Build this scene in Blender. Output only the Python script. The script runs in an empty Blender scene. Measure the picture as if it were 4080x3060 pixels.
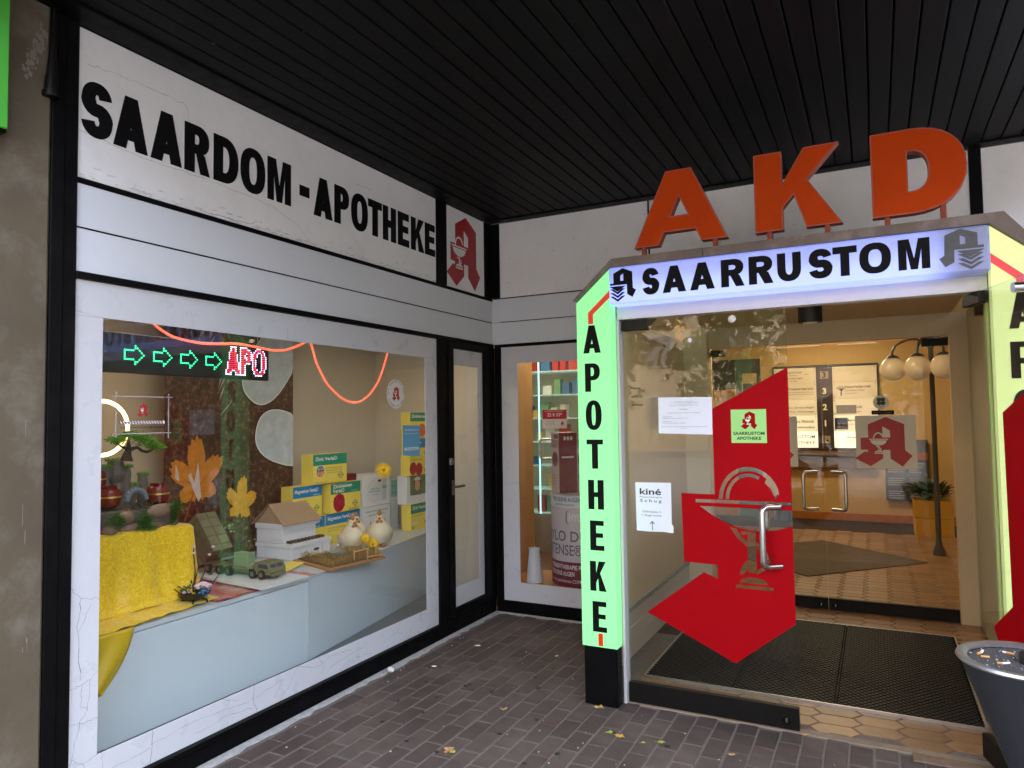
import bpy, math, random, re
import numpy as np
from mathutils import Vector, Matrix
from mathutils.geometry import tessellate_polygon
random.seed(7)
SC = bpy.context.scene
COL = SC.collection
R = math.radians

# ---------------------------------------------------------------- camera
cam_d = bpy.data.cameras.new('camera'); cam = bpy.data.objects.new('camera', cam_d); COL.objects.link(cam)
yaw, pit, rol = R(27.27), R(2.75), R(-0.815)
fw = Vector((-math.sin(yaw)*math.cos(pit), math.cos(yaw)*math.cos(pit), math.sin(pit)))
rt = Vector((math.cos(yaw), math.sin(yaw), 0)); up = rt.cross(fw)
rt, up = math.cos(rol)*rt+math.sin(rol)*up, -math.sin(rol)*rt+math.cos(rol)*up
mw = Matrix((rt, up, -fw)).transposed().to_4x4(); mw.translation = (2.853, -5.186, 1.6)
cam.matrix_world = mw
cam_d.sensor_fit = 'HORIZONTAL'; cam_d.sensor_width = 36; cam_d.lens = 2805/4080*36
cam_d.clip_start = .05; cam_d.clip_end = 800
SC.camera = cam
# ---------------------------------------------------------------- sky, sun, exposure
world = bpy.data.worlds.new('World'); SC.world = world; world.use_nodes = True
nt = world.node_tree; bg = nt.nodes['Background']
sky = nt.nodes.new('ShaderNodeTexSky'); sky.sky_type = 'NISHITA'; sky.sun_disc = False
SUN_EL, SUN_AZ = R(48), R(25)            # the sun stands behind the building: the front is in open shade
sky.sun_elevation = SUN_EL; sky.sun_rotation = SUN_AZ
sky.dust_density = 5; sky.air_density = .75; sky.ozone_density = 1.0
hs = nt.nodes.new('ShaderNodeHueSaturation'); hs.inputs['Saturation'].default_value = .55      # thin cloud evens out the blue
nt.links.new(sky.outputs[0], hs.inputs['Color']); nt.links.new(hs.outputs[0], bg.inputs[0]); bg.inputs[1].default_value = .15
sun_d = bpy.data.lights.new('sun', 'SUN'); sun_d.energy = .9; sun_d.angle = R(10); sun_d.color = (1, .95, .88)
sun = bpy.data.objects.new('sun', sun_d); COL.objects.link(sun)
sd = Vector((math.sin(SUN_AZ)*math.cos(SUN_EL), math.cos(SUN_AZ)*math.cos(SUN_EL), math.sin(SUN_EL)))
sun.rotation_euler = sd.to_track_quat('Z', 'Y').to_euler(); sun.location = (0, 0, 30)
SC.view_settings.view_transform = 'Standard'; SC.view_settings.look = 'None'
SC.view_settings.gamma = 1; SC.view_settings.use_curve_mapping = False
SC.view_settings.exposure = 4.2
try:
    cy = SC.cycles
    cy.max_bounces = 10; cy.transparent_max_bounces = 24; cy.diffuse_bounces = 4; cy.glossy_bounces = 4
    cy.caustics_reflective = False; cy.caustics_refractive = False; cy.sample_clamp_indirect = 6
    cy.use_denoising = True
except Exception: pass

# ---------------------------------------------------------------- materials
MATS = {}
def lin(c):
    return tuple((v/12.92 if v <= .04045 else ((v+.055)/1.055)**2.4) for v in (x/255 for x in c))
def M(name, col, rough=.5, metal=0., var=0., vs=6., bump=0., bs=80., spec=.5, emit=None, es=0., dirt=0., dcol=(.1, .09, .08), ds=3., isl=0., coat=0., det=6., wn=0.):
    """procedural principled material; var = tone mottling, isl = tone per piece, dirt = blotches of dirt"""
    if name in MATS: return MATS[name]
    m = bpy.data.materials.new(name); m.use_nodes = True; MATS[name] = m
    n, l = m.node_tree.nodes, m.node_tree.links; b = n['Principled BSDF']
    b.inputs['Base Color'].default_value = (*col, 1); b.inputs['Roughness'].default_value = rough
    b.inputs['Metallic'].default_value = metal; b.inputs['Specular IOR Level'].default_value = spec
    b.inputs['Coat Weight'].default_value = coat
    if emit: b.inputs['Emission Color'].default_value = (*emit, 1); b.inputs['Emission Strength'].default_value = es
    tc = n.new('ShaderNodeTexCoord'); src = None
    def noise(scale, detail=det, r=.6):
        t = n.new('ShaderNodeTexNoise'); t.inputs['Scale'].default_value = scale; t.inputs['Detail'].default_value = detail
        t.inputs['Roughness'].default_value = r; l.new(tc.outputs['Object'], t.inputs['Vector']); return t.outputs[0]
    def mr(x, a, b_, c, d):
        k = n.new('ShaderNodeMapRange'); l.new(x, k.inputs[0])
        for i, v in enumerate((a, b_, c, d)): k.inputs[i+1].default_value = v
        return k.outputs[0]
    def mul(colsock, f):
        k = n.new('ShaderNodeVectorMath'); k.operation = 'SCALE'
        if colsock is None: k.inputs[0].default_value = col
        else: l.new(colsock, k.inputs[0])
        l.new(f, k.inputs['Scale']); return k.outputs[0]
    if var:
        src = mul(src, mr(noise(vs), .25, .75, 1-var, 1+var))
    if wn:
        gp = n.new('ShaderNodeNewGeometry'); t = n.new('ShaderNodeTexNoise'); t.inputs['Scale'].default_value = 1.9; t.inputs['Detail'].default_value = 7; t.inputs['Roughness'].default_value = .62
        l.new(gp.outputs['Position'], t.inputs['Vector']); src = mul(src, mr(t.outputs[0], .32, .68, 1-wn, 1+wn))
    if isl:
        g = n.new('ShaderNodeNewGeometry'); oi = n.new('ShaderNodeObjectInfo'); a = n.new('ShaderNodeMath'); a.operation = 'ADD'
        l.new(g.outputs['Random Per Island'], a.inputs[0]); l.new(oi.outputs['Random'], a.inputs[1])
        fr = n.new('ShaderNodeMath'); fr.operation = 'FRACT'; l.new(a.outputs[0], fr.inputs[0])
        src = mul(src, mr(fr.outputs[0], 0, 1, 1-isl, 1+isl))
    if dirt:
        mx = n.new('ShaderNodeMix'); mx.data_type = 'RGBA'
        l.new(mr(noise(ds, 8, .7), .5, .72, 0, dirt), mx.inputs[0])
        if src is None: mx.inputs[6].default_value = (*col, 1)
        else: l.new(src, mx.inputs[6])
        mx.inputs[7].default_value = (*dcol, 1); src = mx.outputs[2]
        l.new(mr(noise(ds*2.3), .3, .7, max(0, rough-.08), min(1, rough+.12)), b.inputs['Roughness'])
    if src is not None: l.new(src, b.inputs['Base Color'])
    if bump:
        bn = n.new('ShaderNodeBump'); bn.inputs['Strength'].default_value = bump; bn.inputs['Distance'].default_value = .01
        l.new(noise(bs, 5), bn.inputs['Height']); l.new(bn.outputs[0], b.inputs['Normal'])
    return m
def EM(name, col, s, rough=.35):
    return M(name, tuple(min(.9, c) for c in col), rough, emit=col, es=s)
def GLASS(name, tint=(.97, .985, .98), r0=.03):
    if name in MATS: return MATS[name]
    m = bpy.data.materials.new(name); m.use_nodes = True; MATS[name] = m
    n, l = m.node_tree.nodes, m.node_tree.links; n.remove(n['Principled BSDF'])
    tr = n.new('ShaderNodeBsdfTransparent'); tr.inputs[0].default_value = (*tint, 1)
    gl = n.new('ShaderNodeBsdfGlossy'); gl.inputs['Roughness'].default_value = .0
    lw = n.new('ShaderNodeLayerWeight'); lw.inputs[0].default_value = .5
    p = n.new('ShaderNodeMath'); p.operation = 'POWER'; l.new(lw.outputs['Facing'], p.inputs[0]); p.inputs[1].default_value = 5
    ma = n.new('ShaderNodeMath'); ma.operation = 'MULTIPLY_ADD'; l.new(p.outputs[0], ma.inputs[0]); ma.inputs[1].default_value = 1-r0; ma.inputs[2].default_value = r0
    mx = n.new('ShaderNodeMixShader'); l.new(ma.outputs[0], mx.inputs[0]); l.new(tr.outputs[0], mx.inputs[1]); l.new(gl.outputs[0], mx.inputs[2])
    l.new(mx.outputs[0], n['Material Output'].inputs[0]); return m

# ---------------------------------------------------------------- mesh helpers
class MB:
    def __init__(s): s.v = []; s.f = []
    def add(s, v, f):
        k = len(s.v); s.v += [tuple(p) for p in v]; s.f += [tuple(i+k for i in q) for q in f]; return s
    def box(s, x0, x1, y0, y1, z0, z1, c=0.):
        if x0 > x1: x0, x1 = x1, x0
        if y0 > y1: y0, y1 = y1, y0
        if z0 > z1: z0, z1 = z1, z0
        c = min(c, (x1-x0)*.45, (y1-y0)*.45, (z1-z0)*.45)
        if c <= 0:
            v = [(x, y, z) for x in (x0, x1) for y in (y0, y1) for z in (z0, z1)]
            return s.add(v, [(0, 1, 3, 2), (4, 6, 7, 5), (0, 4, 5, 1), (2, 3, 7, 6), (0, 2, 6, 4), (1, 5, 7, 3)])
        v = []; ix = {}
        for i, x in enumerate((x0, x1)):
            for j, y in enumerate((y0, y1)):
                for k, z in enumerate((z0, z1)):
                    sx, sy, sz = (c, -c)[i], (c, -c)[j], (c, -c)[k]
                    for a, p in enumerate(((x, y+sy, z+sz), (x+sx, y, z+sz), (x+sx, y+sy, z))):
                        ix[i, j, k, a] = len(v); v.append(p)
        f = []
        for i in (0, 1):
            q = [ix[i, 0, 0, 0], ix[i, 1, 0, 0], ix[i, 1, 1, 0], ix[i, 0, 1, 0]]; f.append(q if i else q[::-1])
            q = [ix[0, i, 0, 1], ix[1, i, 0, 1], ix[1, i, 1, 1], ix[0, i, 1, 1]]; f.append(q[::-1] if i else q)
            q = [ix[0, 0, i, 2], ix[1, 0, i, 2], ix[1, 1, i, 2], ix[0, 1, i, 2]]; f.append(q if i else q[::-1])
        for i in (0, 1):
            for j in (0, 1):
                f.append((ix[i, j, 0, 0], ix[i, j, 1, 0], ix[i, j, 1, 1], ix[i, j, 0, 1]))
                f.append((ix[i, 0, j, 0], ix[i, 1, j, 0], ix[i, 1, j, 2], ix[i, 0, j, 2]))
                f.append((ix[0, i, j, 1], ix[1, i, j, 1], ix[1, i, j, 2], ix[0, i, j, 2]))
                for k in (0, 1): f.append(tuple(ix[i, j, k, a] for a in range(3)))
        return s.add(v, f)
    def tube(s, pts, r, n=8, cap=True, closed=False):
        pts = [Vector(p) for p in pts]; N = len(pts); rr = r if hasattr(r, '__len__') else [r]*N
        v = []; a = None
        for i, p in enumerate(pts):
            if closed: t = pts[(i+1) % N]-pts[i-1]
            else: t = pts[min(i+1, N-1)]-pts[max(i-1, 0)]
            t.normalize()
            if a is None:
                a = t.orthogonal().normalized()
            a = (a-t*a.dot(t)); a = a.normalized() if a.length > 1e-6 else t.orthogonal().normalized()
            b = t.cross(a)
            v += [p+(a*math.cos(2*math.pi*k/n)+b*math.sin(2*math.pi*k/n))*rr[i] for k in range(n)]
        f = []
        for i in range(N if closed else N-1):
            j = (i+1) % N
            f += [(i*n+k, i*n+(k+1) % n, j*n+(k+1) % n, j*n+k) for k in range(n)]
        if cap and not closed: f += [tuple(range(n))[::-1], tuple((N-1)*n+k for k in range(n))]
        return s.add(v, f)
    def lathe(s, prof, c=(0, 0, 0), n=24, sx=1., sy=1., a0=0., a1=None, caps=True):
        """profile of (radius, z)"""
        full = a1 is None; a1 = 2*math.pi if full else a1; m = n if full else n+1
        v = [(c[0]+sx*r*math.cos(a0+(a1-a0)*k/n), c[1]+sy*r*math.sin(a0+(a1-a0)*k/n), c[2]+z) for r, z in prof for k in range(m)]
        f = []
        for i in range(len(prof)-1):
            for k in range(n):
                k2 = (k+1) % m
                f.append((i*m+k, i*m+k2, (i+1)*m+k2, (i+1)*m+k))
        if full and caps: f += [tuple(range(m))[::-1], tuple((len(prof)-1)*m+k for k in range(m))]
        return s.add(v, f)
    def ball(s, c, r, n=14, sc=(1, 1, 1)):
        m = max(6, n//2+1)
        return s.lathe([(max(1e-4, r*math.sin(math.pi*i/m)), -r*math.cos(math.pi*i/m)*sc[2]) for i in range(m+1)], c, n, sc[0], sc[1])
    def prism(s, loops, pl, d0, d1):
        """2D loops (outer + holes) extruded on a plane pl(u, v, d)"""
        loops = [[(float(a), float(b)) for a, b in lp] for lp in loops]
        tris = tessellate_polygon([[Vector((a, b, 0)) for a, b in lp] for lp in loops])
        flat = [p for lp in loops for p in lp]; N = len(flat)
        v = [pl(a, b, d1) for a, b in flat]+[pl(a, b, d0) for a, b in flat]; f = []
        for t in tris:
            a, b, c = (flat[i] for i in t)
            if (b[0]-a[0])*(c[1]-a[1])-(b[1]-a[1])*(c[0]-a[0]) < 0: t = t[::-1]
            f += [tuple(t), tuple(i+N for i in t[::-1])]
        k = 0
        for lp in loops:
            n = len(lp)
            ar = sum(lp[i][0]*lp[(i+1) % n][1]-lp[(i+1) % n][0]*lp[i][1] for i in range(n))
            for i in range(n):
                a, b = k+i, k+(i+1) % n
                f.append((a, b, b+N, a+N) if (ar < 0) else (b, a, a+N, b+N))
            k += n
        return s.add(v, f)
    def xf(s, mat, start=0):
        for i in range(start, len(s.v)): s.v[i] = tuple(mat @ Vector(s.v[i]))
        return s
WLOC = {}
def obj(name, mb, mat, parent=None, smooth=False, local=False, loc=None, kind=None):
    """one mesh object; vertices are world coordinates unless local"""
    off = Vector((0, 0, 0))
    if parent is not None and not local: off = WLOC.get(parent.name, Vector((0, 0, 0)))
    own = Vector((0, 0, 0))
    if parent is None and not local:
        if loc is None:
            a = np.array(mb.v); own = Vector(((a[:, 0].min()+a[:, 0].max())/2, (a[:, 1].min()+a[:, 1].max())/2, a[:, 2].min()))
        else: own = Vector(loc)
        off = own
    me = bpy.data.meshes.new(name)
    me.from_pydata([(p[0]-off[0], p[1]-off[1], p[2]-off[2]) for p in mb.v], [], mb.f)
    me.validate(); me.materials.append(mat)
    if smooth:
        me.shade_smooth()
        try: me.set_sharp_from_angle(angle=R(40))
        except Exception: pass
    o = bpy.data.objects.new(name, me); COL.objects.link(o)
    if parent is not None: o.parent = parent; WLOC[o.name] = off.copy()
    else: o.location = own; WLOC[o.name] = own.copy()
    if kind is None and parent is not None and re.search('letter|print|lines|icons|drawing|flecks', name) and name not in ('letter', 'letter_face', 'letter_post'): kind = 'stuff'
    if kind: o['kind'] = kind
    return o
def thing(name, label, cat, loc=(0, 0, 0), group=None, rz=0.):
    o = bpy.data.objects.new(name, None); COL.objects.link(o); o.location = loc; o.rotation_euler = (0, 0, rz)
    o['label'] = label; o['category'] = cat
    if group: o['group'] = group
    WLOC[o.name] = Vector(loc); o.empty_display_size = .1; return o
def tag(o, label, cat, group=None, kind=None):
    o['label'] = label; o['category'] = cat
    if group: o['group'] = group
    if kind: o['kind'] = kind
    return o
def plane(o, U, V):
    o, U, V = Vector(o), Vector(U), Vector(V); N = U.cross(V)
    return lambda u, v, d=0.: o+U*u+V*v+N*d
def WL(x=0.): return plane((x, 0, 0), (0, 1, 0), (0, 0, 1))       # u = y, v = z, faces +X
def WR(y=0.): return plane((0, y, 0), (1, 0, 0), (0, 0, 1))       # u = x, v = z, faces -Y
def FL(z=0.): return plane((0, 0, z), (1, 0, 0), (0, 1, 0))
TXT = {}
def text(name, s, pl, u, v, h, mat, parent, w=None, al='L', bold=0., d=.0006, slant=0., join=None, smax=None, spacing=1.):
    """lettering as thin geometry; h = cap height, w = fit to this width"""
    key = (s, bold, spacing)
    if key not in TXT:
        cu = bpy.data.curves.new('t', 'FONT'); cu.body = s; cu.size = 1; cu.offset = bold; cu.space_character = spacing; cu.resolution_u = 3
        ob = bpy.data.objects.new('t', cu); me = bpy.data.meshes.new_from_object(ob)
        co = [tuple(q.co[:2]) for q in me.vertices]; fc = [tuple(p.vertices) for p in me.polygons]
        bpy.data.objects.remove(ob); bpy.data.curves.remove(cu); bpy.data.meshes.remove(me)
        TXT[key] = (co, fc)
    co, fc = TXT[key]
    if not co: return None
    xs = [c[0] for c in co]; x0, x1 = min(xs), max(xs); k = h/.70; kx = k
    if w: kx = w/(x1-x0)
    if smax: kx = min(kx, smax*k)
    W = (x1-x0)*kx; sh = {'L': 0, 'C': -W/2, 'R': -W}[al]
    vv = [pl(u+sh+(a-x0)*kx+slant*b*k, v+b*k, d) for a, b in co]
    if join is not None: join.add(vv, fc); return None
    mb = MB(); mb.add(vv, fc); return obj(name, mb, mat, parent)
def arc(cx, cy, rx, ry, a0, a1, n=12, e=2.):
    out = []
    for i in range(n+1):
        a = R(a0+(a1-a0)*i/n); c, s_ = math.cos(a), math.sin(a)
        out.append((cx+rx*math.copysign(abs(c)**(2/e), c), cy+ry*math.copysign(abs(s_)**(2/e), s_)))
    return out
def glyph(c, w, s, t):
    """heavy capitals in the box [0,w]x[0,1]; s = stem, t = thickness of horizontals"""
    if c == '-': return [[(0, .36), (w, .36), (w, .62), (0, .62)]]
    if c == 'A':
        a, f = s*.52, s*1.02; k = w/2-a
        lo, hi = .17, .17+t*.95; ap = (w/2-f)/k
        return [[(0, 0), (f, 0), (f+k*lo, lo), (w-f-k*lo, lo), (w-f, 0), (w, 0), (w/2+a, 1), (w/2-a, 1)],
                [(f+k*hi, hi), (w/2, ap), (w-f-k*hi, hi)]]
    if c == 'E': return [[(0, 0), (w, 0), (w, t), (s, t), (s, .5-t*.42), (w*.92, .5-t*.42), (w*.92, .5+t*.5), (s, .5+t*.5), (s, 1-t), (w*.98, 1-t), (w*.98, 1), (0, 1)]]
    if c == 'H': return [[(0, 0), (s, 0), (s, .5-t*.5), (w-s, .5-t*.5), (w-s, 0), (w, 0), (w, 1), (w-s, 1), (w-s, .5+t*.5), (s, .5+t*.5), (s, 1), (0, 1)]]
    if c == 'T': return [[(w/2-s/2, 0), (w/2+s/2, 0), (w/2+s/2, 1-t), (w, 1-t), (w, 1), (0, 1), (0, 1-t), (w/2-s/2, 1-t)]]
    if c == 'M': return [[(0, 0), (s*.86, 0), (s*.86, .66), (w/2-s*.36, 0), (w/2+s*.36, 0), (w-s*.86, .66), (w-s*.86, 0), (w, 0), (w, 1), (w-s*1.15, 1), (w/2, .36), (s*1.15, 1), (0, 1)]]
    if c == 'K': return [[(0, 0), (s, 0), (s, .28), (s+.13*w, .43), (w-s*1.22, 0), (w, 0), (w*.62, .60), (w*.98, 1), (w*.98-s*1.18, 1), (s, .58), (s, 1), (0, 1)]]
    if c == 'U':
        q = .46
        return [[(0, 1)]+arc(w/2, q*.98, w/2, q*.98, 180, 360, 16, 2.3)+[(w, 1), (w-s, 1)]+arc(w/2, q, w/2-s, q-t, 360, 180, 16, 2.3)+[(s, 1)]]
    if c == 'O':
        return [arc(w/2, .5, w/2, .515, 0, 345, 23, 2.35), arc(w/2, .5, w/2-s, .515-t*.95, 0, 345, 23, 2.5)]
    if c == 'D':
        q = w*.42
        return [[(0, 0)]+arc(q, .5, w-q, .5, -90, 90, 16, 2.2)+[(0, 1)], [(s, t)]+arc(q, .5, w-q-s, .5-t, -90, 90, 16, 2.3)+[(s, 1-t)]]
    if c in 'PR':
        q = w*.5; cz, rz = .7, .3
        leg = [(0, 0), (s, 0), (s, .4)] if c == 'P' else [(0, 0), (s, 0), (s, .40), (s+.06*w, .40), (w*.66-.02, 0), (w, 0), (w*.80, .40), (w*.72, .43)]
        st = -90 if c == 'P' else -62
        return [leg+arc(q, cz, w*.97-q, rz, st, 90, 14, 2.3)+[(0, 1)], [(s, cz-rz+t*.92)]+arc(q-.02, cz, w*.97-q-s+.02, rz-t*.92, -90, 90, 12, 2.3)+[(s, 1-t*.92)]]
    if c == 'S':
        t2 = t*1.02; ry = .25-t2/4+.008; cu, cl = .75-t2/4, .25+t2/4; rx = w/2-s*.5
        cen = arc(w/2, cu, rx*.95, ry, 8, 250, 20, 2.2)+[(w*.5, .5)]+arc(w/2, cl, rx, ry, 70, -172, 20, 2.2)
        A_, B_ = [], []
        for i, p in enumerate(cen):
            q0, q1 = cen[max(i-1, 0)], cen[min(i+1, len(cen)-1)]; tx, ty = q1[0]-q0[0], q1[1]-q0[1]; L = math.hypot(tx, ty) or 1
            tx, ty = tx/L, ty/L; th = (s*abs(ty)+t2*abs(tx))/max(1e-6, abs(tx)+abs(ty))*.5
            if abs(i-21) < 7: th *= 1.12
            A_.append((p[0]-ty*th, p[1]+tx*th)); B_.append((p[0]+ty*th, p[1]-tx*th))
        return [A_+B_[::-1]]
    return []
def place(loops, u, v, kx, ky): return [[(u+a*kx, v+b*ky) for a, b in lp] for lp in loops]
def letter(ch, pl, u0, u1, v0, v1, s, t, d0, d1, mat, parent, name='letter'):
    h = v1-v0; w = (u1-u0)/h
    mb = MB().prism(place(glyph(ch, w, s, t), u0, v0, h, h), pl, d0, d1); return obj(name, mb, mat, parent)
def rect(u0, u1, v0, v1): return [(u0, v0), (u1, v0), (u1, v1), (u0, v1)]
def copy_tree(o, parent=None, **kw):
    c = o.copy(); COL.objects.link(c); c.parent = parent
    for ch in o.children: copy_tree(ch, c)
    return c
# pharmacy emblem: gothic A with cup and snake, about 0.516 wide and 0.57 high, origin at the bottom centre
EMB = [[(0, .570), (.160, .485), (.160, .188), (.221, .124), (.134, .001), (.032, .092), (.032, .191), (-.033, .190), (-.033, .093), (-.147, 0), (-.285, .089),
        (-.194, .171), (-.167, .162), (-.167, .190), (-.230, .192), (-.230, .330), (-.160, .333), (-.160, .485)][::-1],
       [(-.032, .460), (.035, .413), (.035, .333), (-.032, .333)]]
CUP = [[(-.215, .318), (.009, .318), (.009, .307), (-.215, .307)],
       arc(-.103, .300, .095, .062, 180, 360, 12), rect(-.110, -.096, .165, .245), arc(-.103, .158, .05, .022, 0, 180, 8), rect(-.155, -.051, .140, .152),
       arc(-.105, .320, .062, .075, 185, 15, 14)+arc(-.105, .320, .048, .060, 20, 185, 14),
       [(-.130, .235), (-.085, .215), (-.068, .195), (-.085, .172), (-.112, .165), (-.120, .175), (-.095, .185), (-.082, .197), (-.095, .209), (-.140, .226)]]
def emblem(pl, cu, v0, k, d, red, white, parent, ky=None, cup=True, small=True):
    ky = ky or k
    e = obj('emblem', MB().prism(place(EMB, cu, v0, k, ky), pl, d, d+.001), red, parent)
    if cup and white is not None:
        mb = MB()
        for lp in CUP:
            if small: lp = [(-.069+(a+.103)*.76, .316+(b-.316)*.97) for a, b in lp]
            mb.prism(place([lp], cu, v0, k, ky), pl, d+.001, d+.002)
        obj('cup_and_snake', mb, white, e if e.parent is None or e.parent.parent is None else parent)
    return e
# ================================================================ materials in use
WHITE = M('white_laminate', lin((220, 225, 232)), .38, var=.03, vs=2.5, dirt=.10, dcol=(.45, .43, .41), ds=5)
WHITE2 = M('white_sign_panel', lin((242, 243, 244)), .42, var=.03, vs=2, dirt=.2, dcol=(.5, .49, .48), ds=3.2)
FILM = M('white_window_film', lin((208, 210, 215)), .3, var=.02, vs=3, dirt=.03, dcol=(.55, .55, .55), ds=4)
BLACK = M('black_frame_paint', (.0035, .0035, .004), .45, spec=.08, var=.25, vs=9, dirt=.15, dcol=(.03, .027, .024), ds=8)
BLK = M('black_vinyl', (.004, .004, .005), .6, spec=.12)
BLKTXT = M('black_print', (.012, .012, .013), .6)
GLS = GLASS('window_glass')
GLS2 = GLASS('door_glass', (.93, .955, .945))
RED = M('red_vinyl', lin((160, 2, 14)), .6, spec=.08, var=.05, vs=4)
WPR = M('white_print', lin((235, 235, 232)), .5)
STEEL = M('brushed_steel', (.62, .62, .63), .22, 1., var=.08, vs=30)
CHROME = M('dull_metal', (.35, .34, .33), .35, 1.)
DARKBROWN = M('dark_anodised', (.006, .0055, .005), .45, spec=.2, var=.2, vs=12)

# ================================================================ ground and paving
g = obj('ground', MB().box(-120, 120, -140, 60, -.4, -.09), M('square_paving', lin((112, 112, 112)), .85, var=.15, vs=.8, bump=.3, bs=30)); g['kind'] = 'structure'
pav = obj('pavement', MB().box(-.05, 8, -7.5, .0, -.089, -.0040), M('joint_sand', lin((122, 111, 104)), .95, var=.22, vs=40, bump=.5, bs=220), loc=(0, 0, 0)); pav['kind'] = 'structure'
BRICK = M('paver_brick', lin((93, 82, 76)), .85, spec=.3, var=.26, vs=9, bump=.55, bs=160, isl=.16, wn=.30, dirt=.5, dcol=lin((90, 64, 58)), ds=2.2)
bw, bl, jt = .1045, .2128, .0085
def brick_mesh(k):
    rr = random.Random(k); mb = MB(); w, l = (bw-jt)/2, (bl-jt)/2; c = .0042
    tz = lambda x, y: rr.uniform(-.0012, .0012)
    zt = [rr.uniform(-.0022, .0018) for _ in range(4)]
    P = [(-w, -l), (w, -l), (w, l), (-w, l)]; v = [(x, y, -.05) for x, y in P]+[(x+rr.uniform(-.0012, .0012), y+rr.uniform(-.0012, .0012), zt[i]-c) for i, (x, y) in enumerate(P)]
    v += [((abs(x)-c)*(1 if x > 0 else -1), (abs(y)-c)*(1 if y > 0 else -1), zt[i]) for i, (x, y) in enumerate(P)]
    f = [(8, 9, 10, 11)]
    for i in range(4):
        j = (i+1) % 4; f += [(i, j, j+4, i+4), (i+4, j+4, j+8, i+8)]
    return mb.add(v, f)
variants = []
for k in range(8):
    mb = brick_mesh(k); me = bpy.data.meshes.new('brick'); me.from_pydata(mb.v, [], mb.f); me.materials.append(BRICK); variants.append((me, mb))
def in_view(x, y):
    d = Vector((x, y, 0))-Vector((2.853, -5.186, 1.6)); zz = d.dot(fw)
    if zz < .3: return None
    u, v = d.dot(rt)/zz*2805, d.dot(up)/zz*2805
    return zz if abs(u) < 2060 and abs(v) < 1560 else None
spots = []
for i in range(-1, 76):
    cx = .492+bw*(i-4)+bw/2
    if cx < .05 or cx > 7.9: continue
    ph = -2.101 if (i-4) % 2 == 0 else -1.991
    for j in range(-26, 12):
        cyy = ph+bl*j+bl/2
        if cyy < -7.4 or cyy > -.06: continue
        if 1.30 < cx < 3.58 and cyy > -1.32: continue
        spots.append((cx, cyy))
vis = sorted((s for s in spots if in_view(*s)), key=lambda s: in_view(*s))[:300]; vs_ = set(vis)
rest = MB()
for k, (x, y) in enumerate(spots):
    me, mb = variants[random.randrange(8)]
    x += random.uniform(-.0015, .0015); flip = random.random() < .5; rz = random.uniform(-.006, .006)+(math.pi if flip else 0)
    if spots[k] in vs_:
        o = bpy.data.objects.new('brick', me); COL.objects.link(o); o.parent = pav; o.location = (x, y, random.uniform(-.0015, .001)); o.rotation_euler = (random.uniform(-.006, .006), random.uniform(-.008, .008), rz)
    else:
        m = Matrix.Translation((x, y, random.uniform(-.0015, .001))) @ Matrix.Rotation(rz, 4, 'Z'); n0 = len(rest.v); rest.add(mb.v, mb.f).xf(m, n0)
obj('paving_bricks_beyond', rest, BRICK, pav, kind='stuff')
# pale mortar line at the foot of both shop fronts
def ragged(name, p0, p1, wd, z, mat, parent, n=60, seed=1):
    rr = random.Random(seed); p0, p1 = Vector(p0), Vector(p1); t = (p1-p0); nrm = Vector((-t.y, t.x, 0)).normalized(); v = []
    for i in range(n+1):
        q = p0+t*i/n; a = wd*rr.uniform(.55, 1.15)
        v += [(q.x, q.y, z+.008), (q.x+nrm.x*a*.5, q.y+nrm.y*a*.5, z+.007*rr.uniform(.4, 1)), (q.x+nrm.x*a, q.y+nrm.y*a, z-.004)]
    f = []
    for i in range(n):
        for k in (0, 1): f.append((i*3+k, i*3+3+k, i*3+4+k, i*3+1+k))
    return obj(name, MB().add(v, f), mat, parent)
MORT = M('pale_mortar', lin((176, 174, 172)), .9, var=.25, vs=30, bump=.5, bs=120)
ragged('mortar_line', (.012, -.01, .002), (.012, -3.6, .002), .045, .002, MORT, pav)
ragged('mortar_line', (1.3, -.012, .002), (.03, -.012, .002), .026, .002, MORT, pav, seed=4)
# dark chewing-gum spots trodden into the bricks
gum = MB()
for (x, y) in [(.55, -1.72), (.61, -1.50), (.62, -1.47), (.36, -1.55), (.38, -1.86), (.60, -1.93), (.80, -1.52), (.92, -2.28), (.47, -2.12), (.72, -2.25), (1.10, -1.98), (.93, -1.20), (1.02, -1.35), (.97, -1.02), (1.35, -2.2), (1.62, -1.72), (.3, -1.3), (.45, -1.05), (1.9, -1.75), (1.2, -1.75), (1.45, -2.05)]:
    r = random.uniform(.009, .016); gum.lathe([(r, -.002), (r, .0022), (r*.7, .003), (.0005, .0031)], (x, y, 0), 10, 1, random.uniform(.7, 1))
obj('chewing_gum_spots', gum, M('old_gum', (.02, .018, .017), .7), pav, kind='stuff')
dr = random.Random(5); dust = MB()
for _ in range(120):
    x, y = dr.uniform(.06, 3.2), dr.uniform(-3.0, -.1)
    if x > 1.3 and y > -1.45: continue
    s = dr.uniform(.0012, .0035)*(1.6 if x < .12 else 1); dust.box(x-s, x+s, y-s*dr.uniform(.5, 2), y+s, .0005, .0005+s)
obj('grit_and_crumbs', dust, M('pale_grit', lin((190, 182, 172)), .9), pav, kind='stuff')

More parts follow.
